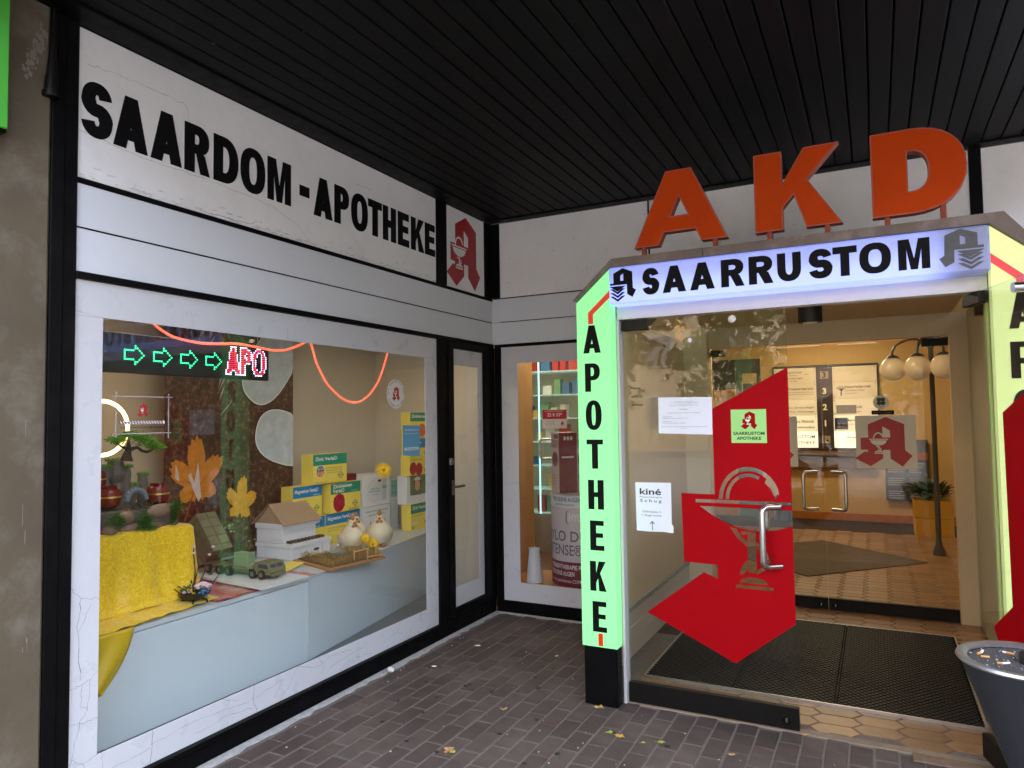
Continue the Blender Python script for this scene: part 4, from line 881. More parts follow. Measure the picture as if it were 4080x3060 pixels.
# ================================================================ display alcove behind the large window
ALC = M('alcove_beige', lin((214, 204, 186)), .75, var=.04, vs=2, bump=.15, bs=200)
struct('alcove_wall_back', MB().box(-1.5, -1.40, -3.56, .26, .0, 2.6), ALC); struct('alcove_wall_end', MB().box(-1.399, -.06, .20, .26, .0, 2.6), ALC)
struct('alcove_wall_near', MB().box(-1.399, -.081, -3.60, -3.55, .0, 2.6), ALC); struct('alcove_floor', MB().box(-1.399, -.081, -3.549, .199, -.05, .11), M('alcove_floor_lino', lin((120, 124, 124)), .5))
struct('alcove_ceiling', MB().box(-1.399, -.051, -3.549, .199, 2.25, 2.30), M('alcove_ceiling_paint', lin((226, 222, 214)), .8))
CT = M('pale_blue_grey_laminate', lin((214, 222, 226)), .38, var=.02, vs=2)
ct = thing('display_counter', 'pale blue grey display counter filling the lower shop window', 'counter', (-.75, -2.0, .11))
obj('front_panel', MB().box(-.352, -.332, -3.545, -1.823, .112, .598, .001), CT, ct)
P0, P1 = Vector((-.332, -1.820, 0)), Vector((-.66, .19, 0)); tt = (P1-P0).normalized(); nn = Vector((tt.y, -tt.x, 0)); nn = -nn if nn.x > 0 else nn
def slab(a, b, th, z0, z1): 
    c = [a, b, b+nn*th, a+nn*th]; return MB().prism([[(p.x, p.y) for p in c]], FL(), z0, z1)
obj('front_panel', slab(P0, P1, .02, .112, .612), CT, ct)
obj('worktop', MB().prism([[(-.326, -3.545), (-.326, -1.822), (-1.20, -1.822), (-1.20, -3.545)]], FL(), .604, .626), M('counter_top', lin((206, 210, 210)), .4), ct)
obj('worktop', MB().prism([[(-.326, -1.820), (-.655, .19), (-1.39, .19), (-1.39, -1.820)]], FL(), .6125, .6265), MATS['counter_top'], ct)
for y_, l_ in ((-.75, 'cartons'), (-2.75, 'yellow cloth')):  # unseen fill lamps, added to brighten the counter front and display
    t = thing('ceiling_lamp', 'slim unseen fill lamp added above the %s in the display alcove' % l_, 'lamp', (-.27, y_, 2.25)); obj('lamp_frame', MB().box(-.33, -.21, y_-.6, y_+.6, 2.22, 2.249, .004), WA, t)
    obj('diffuser', MB().box(-.32, -.22, y_-.58, y_+.58, 2.214, 2.2195), M('fill_lamp_diffuser', (.9, .88, .8), .4, emit=(1, .86, .68), es=.9), t)
# ---- moving-text LED sign
led = thing('led_sign', 'black LED text sign with green arrows hanging at the top of the window', 'sign', (-.15, -2.84, 1.825))
obj('housing', MB().box(-.175, -.135, -3.345, -2.335, 1.825, 2.006, .003), M('led_housing', (.008, .009, .011), .35), led)
pit_, nx, nz = .0103, 94, 16; y0_, z0_ = -3.295, 1.838
def inside(lp, x, y):
    r_ = False
    for q in lp:
        n = len(q)
        for i in range(n):
            (x1, y1), (x2, y2) = q[i], q[(i+1) % n]
            if (y1 > y) != (y2 > y) and x < (x2-x1)*(y-y1)/(y2-y1)+x1: r_ = not r_
    return r_
grid = {}
ARW = [[(0, .222), (.55, .222), (.55, 0), (1, .5), (.55, 1), (.55, .778), (0, .778)]]
shapes = [(place(ARW, y0_+pit_*(a-.5), z0_+pit_*2.5, pit_*10, pit_*9), 'g') for a in (11, 25, 39, 53)]
shapes += [(place(glyph(c, w/.150, .245, .19), u, 1.843, .150, .150), 'a') for c, u, w in (('A', -2.632, .104), ('P', -2.538, .086), ('O', -2.458, .104))]
for i in range(nx):
    for j in range(nz):
        y, z = y0_+pit_*i, z0_+pit_*j
        for lp, k in shapes:
            if inside(lp, y, z):
                edge = not all(inside(lp, y+a*pit_*.9, z+b*pit_*.9) for a, b in ((1, 0), (-1, 0), (0, 1), (0, -1)))
                if k == 'g':
                    if edge: grid[i, j] = 'g'
                else: grid[i, j] = 'w' if edge else grid.get((i, j), 'r')
dots = {'g': MB(), 'w': MB(), 'r': MB(), 'o': MB()}
for i in range(nx):
    for j in range(nz):
        k = grid.get((i, j), 'o'); y, z = y0_+pit_*i, z0_+pit_*j; r_ = .0043 if k != 'o' else .0012
        dots[k].add([(-.1345, y-r_, z), (-.1345, y, z-r_), (-.1345, y+r_, z), (-.1345, y, z+r_), (-.1345+r_*.6, y, z)], [(0, 1, 4), (1, 2, 4), (2, 3, 4), (3, 0, 4)])
for k, nm, c, s in (('g', 'green_leds', (.02, 1, .28), .30), ('w', 'white_leds', (.75, .70, 1), .22), ('r', 'red_leds', (1, .03, .08), .11)): obj(nm, dots[k], EM(nm, c, s), led, kind='stuff')
obj('unlit_leds', dots['o'], M('unlit_led', (.12, .14, .16), .4), led, kind='stuff')
for y in (-3.26, -2.40): obj('hanging_wire', MB().tube([(-.155, y, 2.006), (-.155, y+.004, 2.249)], .0015, 6), CHROME, led)
obj('type_label', MB().box(-.1348, -.134, -3.338, -3.312, 1.85, 1.95), M('type_label', lin((170, 150, 130)), .6, var=.4, vs=60), led)
# ---- glowing rope along the window head
pts = [(-3.12, 2.08), (-3.083, 2.045), (-3.04, 2.02), (-2.979, 1.999), (-2.842, 1.985), (-2.72, 1.992), (-2.618, 2.001), (-2.50, 1.995), (-2.388, 1.987), (-2.30, 1.993), (-2.228, 2.013), (-2.137, 2.05), (-2.112, 2.075), (-2.087, 2.049), (-2.066, 2.0), (-2.042, 1.941), (-2.0, 1.88), (-1.951, 1.82), (-1.89, 1.775), (-1.825, 1.738), (-1.739, 1.712), (-1.650, 1.717), (-1.558, 1.762), (-1.478, 1.835), (-1.428, 1.908), (-1.39, 1.985), (-1.360, 2.053), (-1.345, 2.10)]
sm_ = []
for i in range(len(pts)-1):
    p0, p1, p2, p3 = (pts[max(0, min(len(pts)-1, i+k))] for k in (-1, 0, 1, 2))
    for s in range(4):
        t = s/4; f_ = lambda a, b, c, d: .5*(2*b+(c-a)*t+(2*a-5*b+4*c-d)*t*t+(3*b-a-3*c+d)*t**3); sm_.append((-.06, f_(p0[0], p1[0], p2[0], p3[0]), f_(p0[1], p1[1], p2[1], p3[1])))
tag(obj('light_rope', MB().tube(sm_, .0062, 8), M('glowing_rope', (.9, .25, .15), .4, emit=(1, .10, .045), es=0.0936), smooth=True), 'thin red glowing light rope looped along the top of the display window', 'light rope')
# ---- ring lamp
rg = thing('ring_lamp', 'warm glowing ring lamp behind the bonsai ornament', 'lamp', (-.98, -2.76, 1.42))
obj('light_ring', MB().tube([(-.96, -2.755+.15*math.cos(R(a)), 1.575+.15*math.sin(R(a))) for a in range(0, 360, 8)], .0105, 10, closed=True), M('ring_light', (.9, .85, .6), .4, emit=(1, .60, .2), es=.5), rg, smooth=True)
obj('stem', MB().tube([(-.975, -2.755, 1.42), (-.985, -2.755, 1.05)], .008, 8), BLACK, rg)
# ---- hanging forest-floor banner
def soil():
    m = bpy.data.materials.new('forest_floor_print'); m.use_nodes = True; n, l = m.node_tree.nodes, m.node_tree.links; b = n['Principled BSDF']; b.inputs['Roughness'].default_value = .4
    tc = n.new('ShaderNodeTexCoord')
    def ns(sc, det, r): t = n.new('ShaderNodeTexNoise'); t.inputs['Scale'].default_value = sc; t.inputs['Detail'].default_value = det; t.inputs['Roughness'].default_value = r; l.new(tc.outputs['Object'], t.inputs[0]); return t.outputs[0]
    def ramp(s, st):
        r_ = n.new('ShaderNodeValToRGB'); l.new(s, r_.inputs[0]); e = r_.color_ramp.elements
        while len(e) < len(st): e.new(.5)
        for k, (p, c) in enumerate(st): e[k].position = p; e[k].color = (*lin(c), 1)
        return r_.outputs[0]
    a = ramp(ns(22, 12, .78), [(.30, (30, 20, 20)), (.43, (82, 58, 50)), (.53, (118, 86, 70)), (.60, (176, 142, 112)), (.70, (234, 220, 202))])
    c = ramp(ns(3.2, 5, .65), [(.34, (30, 22, 24)), (.48, (96, 68, 56)), (.60, (132, 104, 84)), (.72, (96, 100, 66))])
    mx = n.new('ShaderNodeMix'); mx.data_type = 'RGBA'; mx.blend_type = 'OVERLAY'; mx.inputs[0].default_value = .6; l.new(a, mx.inputs[6]); l.new(c, mx.inputs[7]); l.new(mx.outputs[2], b.inputs['Base Color']); return m
bn = thing('forest_banner', 'hanging photo banner of leaves and stones on dark forest soil', 'banner', (-1.18, -1.65, .64))
obj('sheet', MB().box(-1.186, -1.180, -2.205, -1.092, .66, 2.249), soil(), bn)
def mleaf(cx, cz, s, rot, pr):
    """maple-like leaf outline with five lobes"""
    out = []
    lob = [(90, 1.), (38, .86), (142, .86), (-18, .52), (198, .52)]
    for k in range(90):
        a = -140+k*4-0.; r_ = .2
        for la, lr in lob:
            d = abs((a-la+180) % 360-180); r_ = max(r_, (lr-.30)*max(0, 1-(d/31)**1.9)+.30)
        r_ *= 1+.05*math.sin(k*2.9)+.03*math.sin(k*5.3)
        if abs((a-270+180) % 360-180) < 18: r_ = .16
        q = R(a+rot); out.append((cx+s*r_*math.cos(q)*pr, cz+s*r_*math.sin(q)))
    return out
PBN = WL(-1.180); LO = M('autumn_leaf_print', lin((214, 138, 44)), .5, var=.22, vs=22); LY_ = M('yellow_leaf_print', lin((232, 172, 54)), .5, var=.2, vs=22)
LW = M('pale_leaf_print', lin((214, 200, 196)), .5, var=.15, vs=20); STM = M('leaf_stem_print', lin((150, 92, 50)), .5)
pl1 = obj('printed_leaf', MB().prism([mleaf(-1.955, 1.17, .33, 4, .86)], PBN, .0004, .0012), LO, bn)
obj('leaf_vein', MB().prism([[(-1.985, 1.16), (-1.975, 1.16), (-2.055, .93), (-2.07, .93)][::-1]], PBN, .0004, .0014), STM, pl1)
obj('pale_patch', MB().prism([[(-1.99, 1.15), (-2.03, 1.25), (-2.01, 1.27), (-1.985, 1.20), (-1.955, 1.33), (-1.945, 1.25), (-1.93, 1.1), (-1.95, 1.07)][::-1]], PBN, .0013, .0018), LW, pl1)
obj('pale_patch', MB().prism([[(-2.125, 1.33), (-2.10, 1.27), (-2.10, 1.22), (-2.128, 1.24)]], PBN, .0013, .0018), LW, pl1)
v_ = MB()
for a, L in ((94, .30), (42, .24), (146, .24), (-14, .12), (200, .12)): c, s = math.cos(R(a)), math.sin(R(a)); v_.prism([[(-1.965-s*.003, 1.155+c*.003), (-1.965+s*.003, 1.155-c*.003), (-1.965+c*L*.86, 1.155+s*L)]], PBN, .0013, .0016)
obj('leaf_vein', v_, M('vein_print', lin((150, 84, 30)), .5), pl1)
obj('printed_leaf', MB().prism([mleaf(-1.60, .985, .225, -8, .82)], PBN, .0004, .0012), LY_, bn)
SB = M('slate_blue_stone_print', lin((196, 210, 220)), .45, var=.18, vs=12); SR = M('stone_rim_print', lin((240, 244, 246)), .5); SD = M('stone_outline_print', lin((34, 26, 26)), .5)  # SD is the dark outline printed round each stone
def stone(cx, cz, rx, rz, e, rot):
    def e_(k): return [(cx+(a*math.cos(R(rot))-b*math.sin(R(rot))), cz+(a*math.sin(R(rot))+b*math.cos(R(rot)))) for a, b in arc(0, 0, rx*k, rz*k, 0, 350, 35, e)]
    def clip(lp): return [(min(max(a, -2.204), -1.0925), min(b, 2.246)) for a, b in lp]
    s = obj('printed_stone', MB().prism([clip(e_(1.07))], PBN, .0004, .0008), SD, bn); obj('stone_rim', MB().prism([clip(e_(1.035))], PBN, .0009, .0012), SR, s); obj('stone_face', MB().prism([clip(e_(1.))], PBN, .0013, .0017), SB, s)
stone(-1.31, 2.03, .33, .195, 2.5, 52); stone(-1.175, 1.47, .285, .195, 2.5, -16)
wm = MB(); rr = random.Random(6)
for k in range(16):
    y, z = -1.86+rr.uniform(-.12, .16), 1.88+rr.uniform(-.25, .3); L = rr.uniform(.05, .2); a = R(rr.uniform(45, 75)); w = rr.uniform(.004, .014)
    wm.prism([[(y, z), (y+L*.5*math.cos(a)+w, z+L*.5*math.sin(a)), (y+L*math.cos(a), z+L*math.sin(a)), (y+L*.5*math.cos(a)-w, z+L*.5*math.sin(a))]], PBN, .0002+.00005*k, .0003+.00005*k)
obj('water_streaks', wm, M('water_print', lin((176, 166, 168)), .4, var=.2, vs=30), bn, kind='stuff')
bt = MB()
for k in range(40):
    y, z = rr.uniform(-1.75, -1.12), rr.uniform(.68, .92); s = rr.uniform(.006, .02); bt.prism([[(y-s, z), (y+s*.3, z-s*.6), (y+s, z+s*.2), (y, z+s*.7)]], PBN, .0002+.00002*k, .0003+.00002*k)
obj('petal_bits', bt, M('moss_bits_print', lin((150, 150, 90)), .5, isl=.8), bn, kind='stuff')
obj('rod', MB().tube([(-1.183, -2.22, .655), (-1.183, -1.08, .655)], .009, 10), M('grey_rod', lin((150, 150, 156)), .4, .5), bn, smooth=True)
# ---- medicine cartons; front faces look out of the window
YEL = M('carton_yellow', lin((246, 224, 100)), .5); GRN = M('carton_green', lin((20, 146, 116)), .5); BLU = M('carton_blue', lin((20, 132, 190)), .5); CWH = M('carton_white', lin((232, 234, 236)), .45)
BUR = M('carton_burgundy', lin((116, 20, 36)), .45); GTX = M('green_print', lin((24, 110, 84)), .5); PUR = M('purple_print', lin((130, 74, 150)), .5); ORP = M('orange_print', lin((226, 112, 40)), .5)
def raspberry(pl, cx, cz, r_, d):
    mb = MB().prism([arc(cx, cz, r_*.93, r_*1.0, 0, 340, 17)], pl, d-.0001, d+.0002); rr = random.Random(int(cx*1000))
    for k in range(46):
        a, q = rr.uniform(0, 6.28), r_*math.sqrt(rr.random())*.88; u, v = cx+q*math.cos(a), cz+q*1.1*math.sin(a); s = r_*.16
        mb.prism([[(u+s*math.cos(R(60*j)), v+s*math.sin(R(60*j))) for j in range(6)]], pl, d, d+.0003+.00004*k)
    return mb
def carton(label, x, y0, y1, z0, z1, dep, band, title, sub=None, lines=(), extra=None, base=YEL, frac=.37, rz=0.):
    t = thing('medicine_carton', label, 'carton', ((x-dep/2), (y0+y1)/2, z0), 'cartons in the window display')
    obj('box', MB().box(x-dep, x, y0, y1, z0, z1, .0015), base, t); H, W_ = z1-z0, y1-y0; P = WL(x)
    if band: obj('colour_band', MB().prism([rect(y0+.001, y1-.001, z1-frac*H, z1-.001)], P, .0002, .0006), band, t)
    if title:
        for k, s_ in enumerate(title): text('title', s_, WL(x+.0009), y0+.06*W_, z1-frac*H*(.58 if len(title) == 1 else .45+.42*k), H*.115, WPR, t, bold=.03, w=min(W_*.80, len(s_)*H*.098))
    if sub: text('subtitle', sub[0], WL(x+.0009), y0+W_*sub[1], z1-frac*H*.92, H*.07, M('pale_green_print', lin((190, 230, 220)), .5), t, slant=.25, w=W_*.24)
    q = MB()
    for k, (s_, u, v, h, w) in enumerate(lines): text('t', s_, WL(x+.0007), y0+u*W_, z0+v*H, h*H, None, None, w=w*W_, join=q)
    if q.v: obj('small_print', q, GTX, t, kind='stuff')
    if base is YEL:
        cu, cv = y1-.19*W_, z0+.24*H; a, b = .10*W_, .12*H
        obj('diamond_logo', MB().prism([[(cu-a, cv), (cu, cv-b), (cu+a, cv), (cu, cv+b)], [(cu-a*.78, cv), (cu, cv-b*.78), (cu+a*.78, cv), (cu, cv+b*.78)]], P, .0003, .0008).prism([rect(cu-a*.5, cu+a*.5, cv-b*.12, cv+b*.12)], P, .0003, .0008), GTX, t)
    if extra: extra(t, P, y0, z0, W_, H)
    return t
def wheel(t, P, y0, z0, W_, H):
    cu, cv, r_ = y0+.21*W_, z0+.42*H, .19*H
    obj('pie_disc', MB().prism([arc(cu, cv, r_*1.12, r_*1.12, 0, 345, 23)], P, .0002, .0005), CWH, t)
    for k, (m, s_) in enumerate(((PUR, 'Se'), (GRN, 'Zn'), (ORP, 'C'), (M('amber_print', lin((232, 150, 40)), .5), 'D'))):
        obj('pie_quarter', MB().prism([[(cu, cv)]+arc(cu, cv, r_, r_, 90*k+2, 90*k+88, 6)], P, .0006, .0009), m, t)
        text('quarter_letter', s_, WL(P(0, 0).x+.0011), cu+r_*.45*(1 if k in (0, 3) else -1), cv+r_*(.3 if k < 2 else -.55), r_*.35, WPR, t, al='C', bold=.02)
def rasp(t, P, y0, z0, W_, H): obj('raspberry_print', raspberry(P, y0+.27*W_, z0+.32*H, .31*H, .0003), M('raspberry_red', lin((186, 28, 60)), .4, isl=.35), t, kind='stuff')
carton('yellow carton with green band and colour wheel on top of the carton pyramid', -.98, -1.087, -.70, 1.108, 1.338, .12, GRN, ['Zink Verla®'], None, [('Die 4-Stoffkombination mit den', .36, .50, .045, .5), ('Mikronährstoffen Zink, Selen', .38, .42, .045, .46), ('und den Vitaminen C + D', .40, .34, .045, .42), ('Nahrungsergänzungsmittel', .06, .05, .035, .35)], wheel)
carton('yellow and blue carton in the middle row, behind the model house roof', -1.0, -1.275, -.968, .874, 1.106, .12, BLU, ['Magnesium Verla®'], ('plus', .7), [('Direkt-Granulat', .06, .5, .045, .4), ('mit Magnesium-Citrat', .06, .42, .045, .5)])
carton('yellow carton with green band and big raspberry in the middle row of the pyramid', -.98, -.890, -.530, .866, 1.100, .12, GRN, ['Zinkletten', 'Verla®'], ('Zink+C', .66), [('100 Lutschtabletten', .58, .06, .05, .38), ('mit Himbeergeschmack', .60, .01, .045, .34)], rasp)
carton('yellow and blue carton low in the pyramid behind the cream hens', -1.0, -.929, -.515, .627, .862, .12, BLU, ['Magnesium Verla® 400'], ('direkt', .62), [('Hochdosiertes Magnesium', .06, .5, .05, .5), ('mit Citrat', .06, .42, .05, .3)])
carton('yellow and blue carton low in the pyramid, mostly hidden by the model house', -1.0, -1.345, -.935, .627, .862, .12, BLU, ['Magnesium Verla® 400'], ('direkt', .62))
def tube_pic(t, P, y0, z0, W_, H):
    obj('tube_print', MB().prism([rect(y0+.70*W_, y0+.86*W_, z0+.14*H, z0+.86*H)], P, .0003, .0007), M('pale_tube_print', lin((204, 210, 212)), .4), t)
    obj('tube_band', MB().prism([rect(y0+.70*W_, y0+.86*W_, z0+.52*H, z0+.62*H)], P, .0008, .001), M('mint_print', lin((120, 190, 170)), .5), t)
    obj('circle_print', MB().prism([arc(y0+.42*W_, z0+.48*H, .36*H, .36*H, 0, 345, 23), arc(y0+.42*W_, z0+.48*H, .35*H, .35*H, 0, 345, 23)], P, .0003, .0006), M('grey_line_print', lin((190, 194, 198)), .5), t)
    obj('red_label', MB().prism([rect(y0+.54*W_, y0+.66*W_, z0+.76*H, z0+.83*H)], P, .0003, .0007), BUR, t)
carton('white cube carton with tube picture, upper of two, below the yellow gerbera', -.98, -.490, -.132, .868, 1.128, .24, None, None, None, [('TRIPLE EFFECT', .26, .52, .05, .38), ('REINIGUNGSGEL', .2, .44, .05, .44), ('MIT SALICYLSÄURE', .26, .34, .03, .3)], tube_pic, base=CWH)
carton('white cube carton with capital headline, lower of two beside the cream hen', -.98, -.490, -.132, .627, .864, .24, None, None, None, [('UNREINHEITEN & PICKELMALE?', .05, .80, .055, .9), ('DERMOPURE WIRKT!', .18, .66, .055, .6), ('1', .24, .36, .1, .03), ('3', .74, .40, .1, .05)], None, base=CWH)
carton('dark burgundy carton standing behind the two white cubes', -1.05, -.70, -.497, .627, 1.152, .1, None, None, None, [('Eucerin', .3, .88, .03, .35)], None, base=BUR)
carton('slim white tube carton leaning before the pale blue panel', -1.03, -.05, .055, .627, 1.056, .04, M('mint_band', lin((150, 206, 196)), .5), None, None, [('Eucerin', .1, .86, .035, .6), ('DERMOPURE', .1, .72, .03, .7)], None, base=CWH, frac=.35)
carton('pale blue display panel with water drops at the end of the counter', -1.22, -.12, .19, .627, 1.09, .03, None, None, None, (), None, base=M('aqua_panel', lin((176, 212, 220)), .4, var=.12, vs=30))
carton('yellow and green carton with white relief letters at the right window edge', -.78, -.098, .19, .627, .856, .1, GRN, ['Zink Verla®'], None, [('Zink + 2 Aminosäuren', .06, .52, .05, .5), ('60', .06, .06, .1, .12)], lambda t, P, y0, z0, W_, H: text('white_word', 'pure', WL(P(0, 0).x+.0009), y0+.06*W_, z0+.22*H, .14*H, WPR, t, bold=.03))
carton('burgundy and photo carton with smiling face card at the right window edge', -.80, -.13, .19, .8565, 1.102, .1, BUR, None, None, [('direkt & schmeckt', .2, .28, .05, .5)], lambda t, P, y0, z0, W_, H: (obj('photo_print', MB().prism([rect(y0+.16*W_, y0+.95*W_, z0+.30*H, z0+.98*H)], P, .0007, .001), M('garden_photo', lin((112, 132, 84)), .5, var=.35, vs=14), t), obj('face_print', MB().prism([arc(y0+.50*W_, z0+.66*H, .17*H, .22*H, 0, 340, 17)], P, .0014, .0016), M('skin_print', lin((214, 166, 136)), .5), t), obj('hair_print', MB().prism([arc(y0+.50*W_, z0+.72*H, .24*H, .25*H, 0, 340, 17)], P, .0011, .0013), M('hair_print', lin((60, 40, 34)), .5), t), obj('cap_print', MB().prism([arc(y0+.50*W_, z0+.82*H, .2*H, .13*H, 0, 180, 9)], P, .0017, .0019), CWH, t), obj('jacket_print', MB().prism([[(y0+.2*W_, z0+.31*H), (y0+.8*W_, z0+.31*H), (y0+.68*W_, z0+.46*H), (y0+.36*W_, z0+.46*H)]], P, .0014, .0016), M('grey_jacket_print', lin((110, 106, 112)), .5), t)), base=CWH, frac=.02)
carton('yellow carton with two raspberries at the right window edge', -.78, -.107, .19, 1.104, 1.258, .1, None, None, None, [('Direktgranulat', .05, .86, .07, .6)], lambda t, P, y0, z0, W_, H: [obj('raspberry_print', raspberry(P, y0+u*W_, z0+v*H, .36*H, .0003), M('raspberry_red', lin((186, 28, 60)), .4), t, kind='stuff') for u, v in ((.16, .40), (.46, .34))])
carton('yellow and blue carton with orange slice above the raspberry carton', -.78, -.10, .19, 1.26, 1.43, .1, BLU, ['Magnesium'], None, (), None, frac=.5)
carton('green banded carton topmost in the stack at the right window edge', -.78, -.10, .19, 1.432, 1.66, .1, GRN, ['Zinkletten'], None, (), lambda t, P, y0, z0, W_, H: obj('orange_slice_print', MB().prism([arc(y0+.62*W_, z0+.30*H, .26*H, .26*H, 0, 345, 23)], P, .0003, .0008), ORP, t), frac=.35)
# ---- gerbera heads
def gerbera(c, r_, nrm, label):
    t = thing('gerbera', label, 'flower', c, 'yellow artificial gerbera heads'); n_ = Vector(nrm).normalized(); a = n_.orthogonal().normalized(); b = n_.cross(a); pt_ = MB()
    for ring, (k, L) in enumerate(((20, 1.), (18, .82), (14, .55))):
        for i in range(k):
            th = 2*math.pi*(i+.5*ring)/k; d = a*math.cos(th)+b*math.sin(th); s = n_.cross(d); p = n_*(.004*ring); e = p+d*r_*L+n_*(.006*ring-.004)
            pt_.add([p+d*r_*.1-s*r_*.04, p+d*r_*.1+s*r_*.04, p+d*r_*L*.7+s*r_*.085+n_*.006, e, p+d*r_*L*.7-s*r_*.085+n_*.006], [(0, 1, 2, 3, 4)])
    obj('petals', pt_, M('gerbera_yellow', lin((250, 214, 40)), .55, isl=.12), t, local=True); obj('heart', MB().ball(tuple(n_*.01), r_*.18, 10), M('gerbera_heart', lin((216, 150, 40)), .8), t, local=True, smooth=True)
gerbera((-.86, -.375, 1.172), .080, (.75, -.55, .5), 'yellow gerbera head lying on top of the upper white cube carton'); gerbera((-.56, -.985, .715), .046, (.7, -.5, .6), 'upper yellow gerbera head between the two cream hens'); gerbera((-.53, -.94, .668), .055, (.8, -.5, .4), 'lower yellow gerbera head beside the moss tray')
# ---- ceramic hens
HB = M('cream_ceramic', lin((230, 216, 186)), .42, var=.05, vs=10); HO = M('terracotta_brown', lin((186, 128, 78)), .55, var=.1, vs=20)
def hen(x, y, k, rz, label):
    t = thing('ceramic_hen', label, 'figurine', (x, y, .627), 'cream ceramic hens', rz); k_ = k
    body = MB().lathe([(.001, .008), (.055, .010), (.092, .045), (.105, .09), (.100, .135), (.080, .175), (.052, .20), (.040, .215), (.036, .235), (.030, .252), (.015, .264), (.001, .267)], (0, 0, 0), 28, 1.08, 1.)
    tr = lambda mb: mb.xf(Matrix.Scale(k_, 4))
    obj('body', tr(body), HB, t, smooth=True, local=True)
    obj('comb', tr(MB().ball((.004, 0, .276), .028, 12, (1.15, .6, 1)).ball((-.020, 0, .264), .020, 10, (1.1, .6, 1))), HO, t, smooth=True, local=True)
    obj('beak', tr(MB().ball((.042, 0, .236), .017, 10, (1.2, .8, .7))), HO, t, smooth=True, local=True)
    obj('wattle', tr(MB().ball((.043, .014, .204), .021, 10, (.8, .8, 1)).ball((.043, -.014, .204), .021, 10, (.8, .8, 1))), HO, t, smooth=True, local=True)
    for s in (-1, 1):
        obj('eye', tr(MB().ball((.024, s*.023, .244), .0035, 8)), BLK, t, local=True); obj('wing', tr(MB().ball((-.03, s*.094, .10), .06, 14, (1.15, .32, .8))), HB, t, smooth=True, local=True)
        obj('foot', tr(MB().ball((.062, s*.035, .012), .028, 10, (1.2, .9, .45))), HO, t, smooth=True, local=True)
    obj('tail', tr(MB().ball((-.105, 0, .15), .038, 12, (.9, .5, 1.1))), HB, t, smooth=True, local=True)
    obj('raffia_bow', tr(MB().tube([(.035, -.035, .20), (.05, -.012, .203), (.045, .012, .203), (.03, .035, .198)], .005, 6)), M('raffia', lin((200, 166, 112)), .8), t, local=True)
hen(-.70, -.968, .84, -.35, 'cream ceramic hen standing at the front, left of the gerbera flowers'); hen(-.60, -.765, .90, -.95, 'cream ceramic hen with brown comb nearest the right window edge'); hen(-.86, -.735, .80, -.55, 'cream ceramic hen half hidden behind the front hen')
# ---- cardboard model house
mh = thing('model_house', 'white cardboard model house with brown gable roof and row of log ends', 'model house', (-.95, -1.3, .627))
CB = M('white_cardboard', lin((226, 226, 226)), .75, var=.03, vs=8); KB = M('brown_cardboard', lin((172, 144, 114)), .85, var=.06, vs=12)
obj('lower_storey', MB().box(-1.14, -.80, -1.488, -1.10, .628, .706, .002), CB, mh); obj('lower_lid', MB().box(-1.147, -.792, -1.496, -1.092, .7065, .735, .003), CB, mh)
obj('upper_storey', MB().box(-1.14, -.885, -1.488, -1.16, .7355, .835, .002), CB, mh); obj('upper_lid', MB().box(-1.148, -.876, -1.497, -1.15, .8355, .872, .003), CB, mh)
rf = MB()
for s in (-1, 1):
    xr, xe = -1.012, -1.012+s*.155; a = [(xr, -1.50, 1.005), (xe, -1.515, .862), (xe, -1.12, .862), (xr, -1.155, 1.005)]; n0 = Vector((s*.68, 0, .73))*.004
    rf.add([Vector(p) for p in a]+[Vector(p)+n0 for p in a], [(0, 1, 2, 3), (4, 7, 6, 5), (0, 4, 5, 1), (1, 5, 6, 2), (2, 6, 7, 3), (3, 7, 4, 0)])
obj('roof', rf, KB, mh); obj('gable', MB().prism([[(-1.14, .8725), (-.884, .8725), (-1.012, .995)]], WR(-1.492), -.004, 0), KB, mh)
for k in range(10): obj('log_end', MB().tube([(-.868, -1.462+.035*k, .746), (-.820, -1.462+.035*k, .746)], .0095, 10), M('log_brown', lin((92, 74, 62)), .9, var=.3, vs=50), mh, smooth=True)
obj('label_plate', MB().prism([arc(-1.245, .668, .03, .011, 0, 340, 17)], WL(-.7995), 0, .0008), M('grey_label', lin((70, 72, 76)), .5), mh)
obj('panel_lines', MB().prism([rect(-1.35, -1.349, .745, .82)], WL(-.8848), 0, .0004).prism([rect(-1.40, -1.25, .818, .8192)], WL(-.8848), 0, .0004).prism([rect(-1.19, -1.18, .64, .70)], WL(-.7998), 0, .0004), M('pencil_line', lin((190, 190, 190)), .8), mh)
# ---- moss tray with little fence, bath and foil pots
mt = thing('moss_tray', 'brown board covered with dry moss and a small stick fence', 'tray', (-.5, -1.3, .627))
obj('board', MB().prism([[(-.78, -1.50), (-.31, -1.66), (-.235, -1.17), (-.50, -.915), (-.72, -1.05)]], FL(), .628, .637), M('board_wood', lin((178, 130, 84)), .7, var=.15, vs=12), mt)
rr = random.Random(8); ms = MB(); cor = [(-.76, -1.47), (-.35, -1.60), (-.28, -1.18), (-.50, -.95), (-.68, -1.06)]
for _ in range(5200):
    x, y = rr.uniform(-.76, -.28), rr.uniform(-1.60, -.95)
    if not inside([cor], x, y): continue
    h = .020+.032*max(0, math.sin(x*17+1)*math.cos(y*13)); a = rr.uniform(0, 6.28); L = rr.uniform(.014, .040); e = rr.uniform(-.1, .9); d = (math.cos(a)*math.cos(e)*L, math.sin(a)*math.cos(e)*L, math.sin(e)*L); z = .637+rr.uniform(0, h)
    ms.add([(x, y, z), (x+.004, y+.001, z), (x+d[0], y+d[1], z+abs(d[2]))], [(0, 1, 2)])
obj('dry_moss', ms, M('dry_moss', lin((168, 138, 84)), .9, isl=.4), mt, kind='stuff')
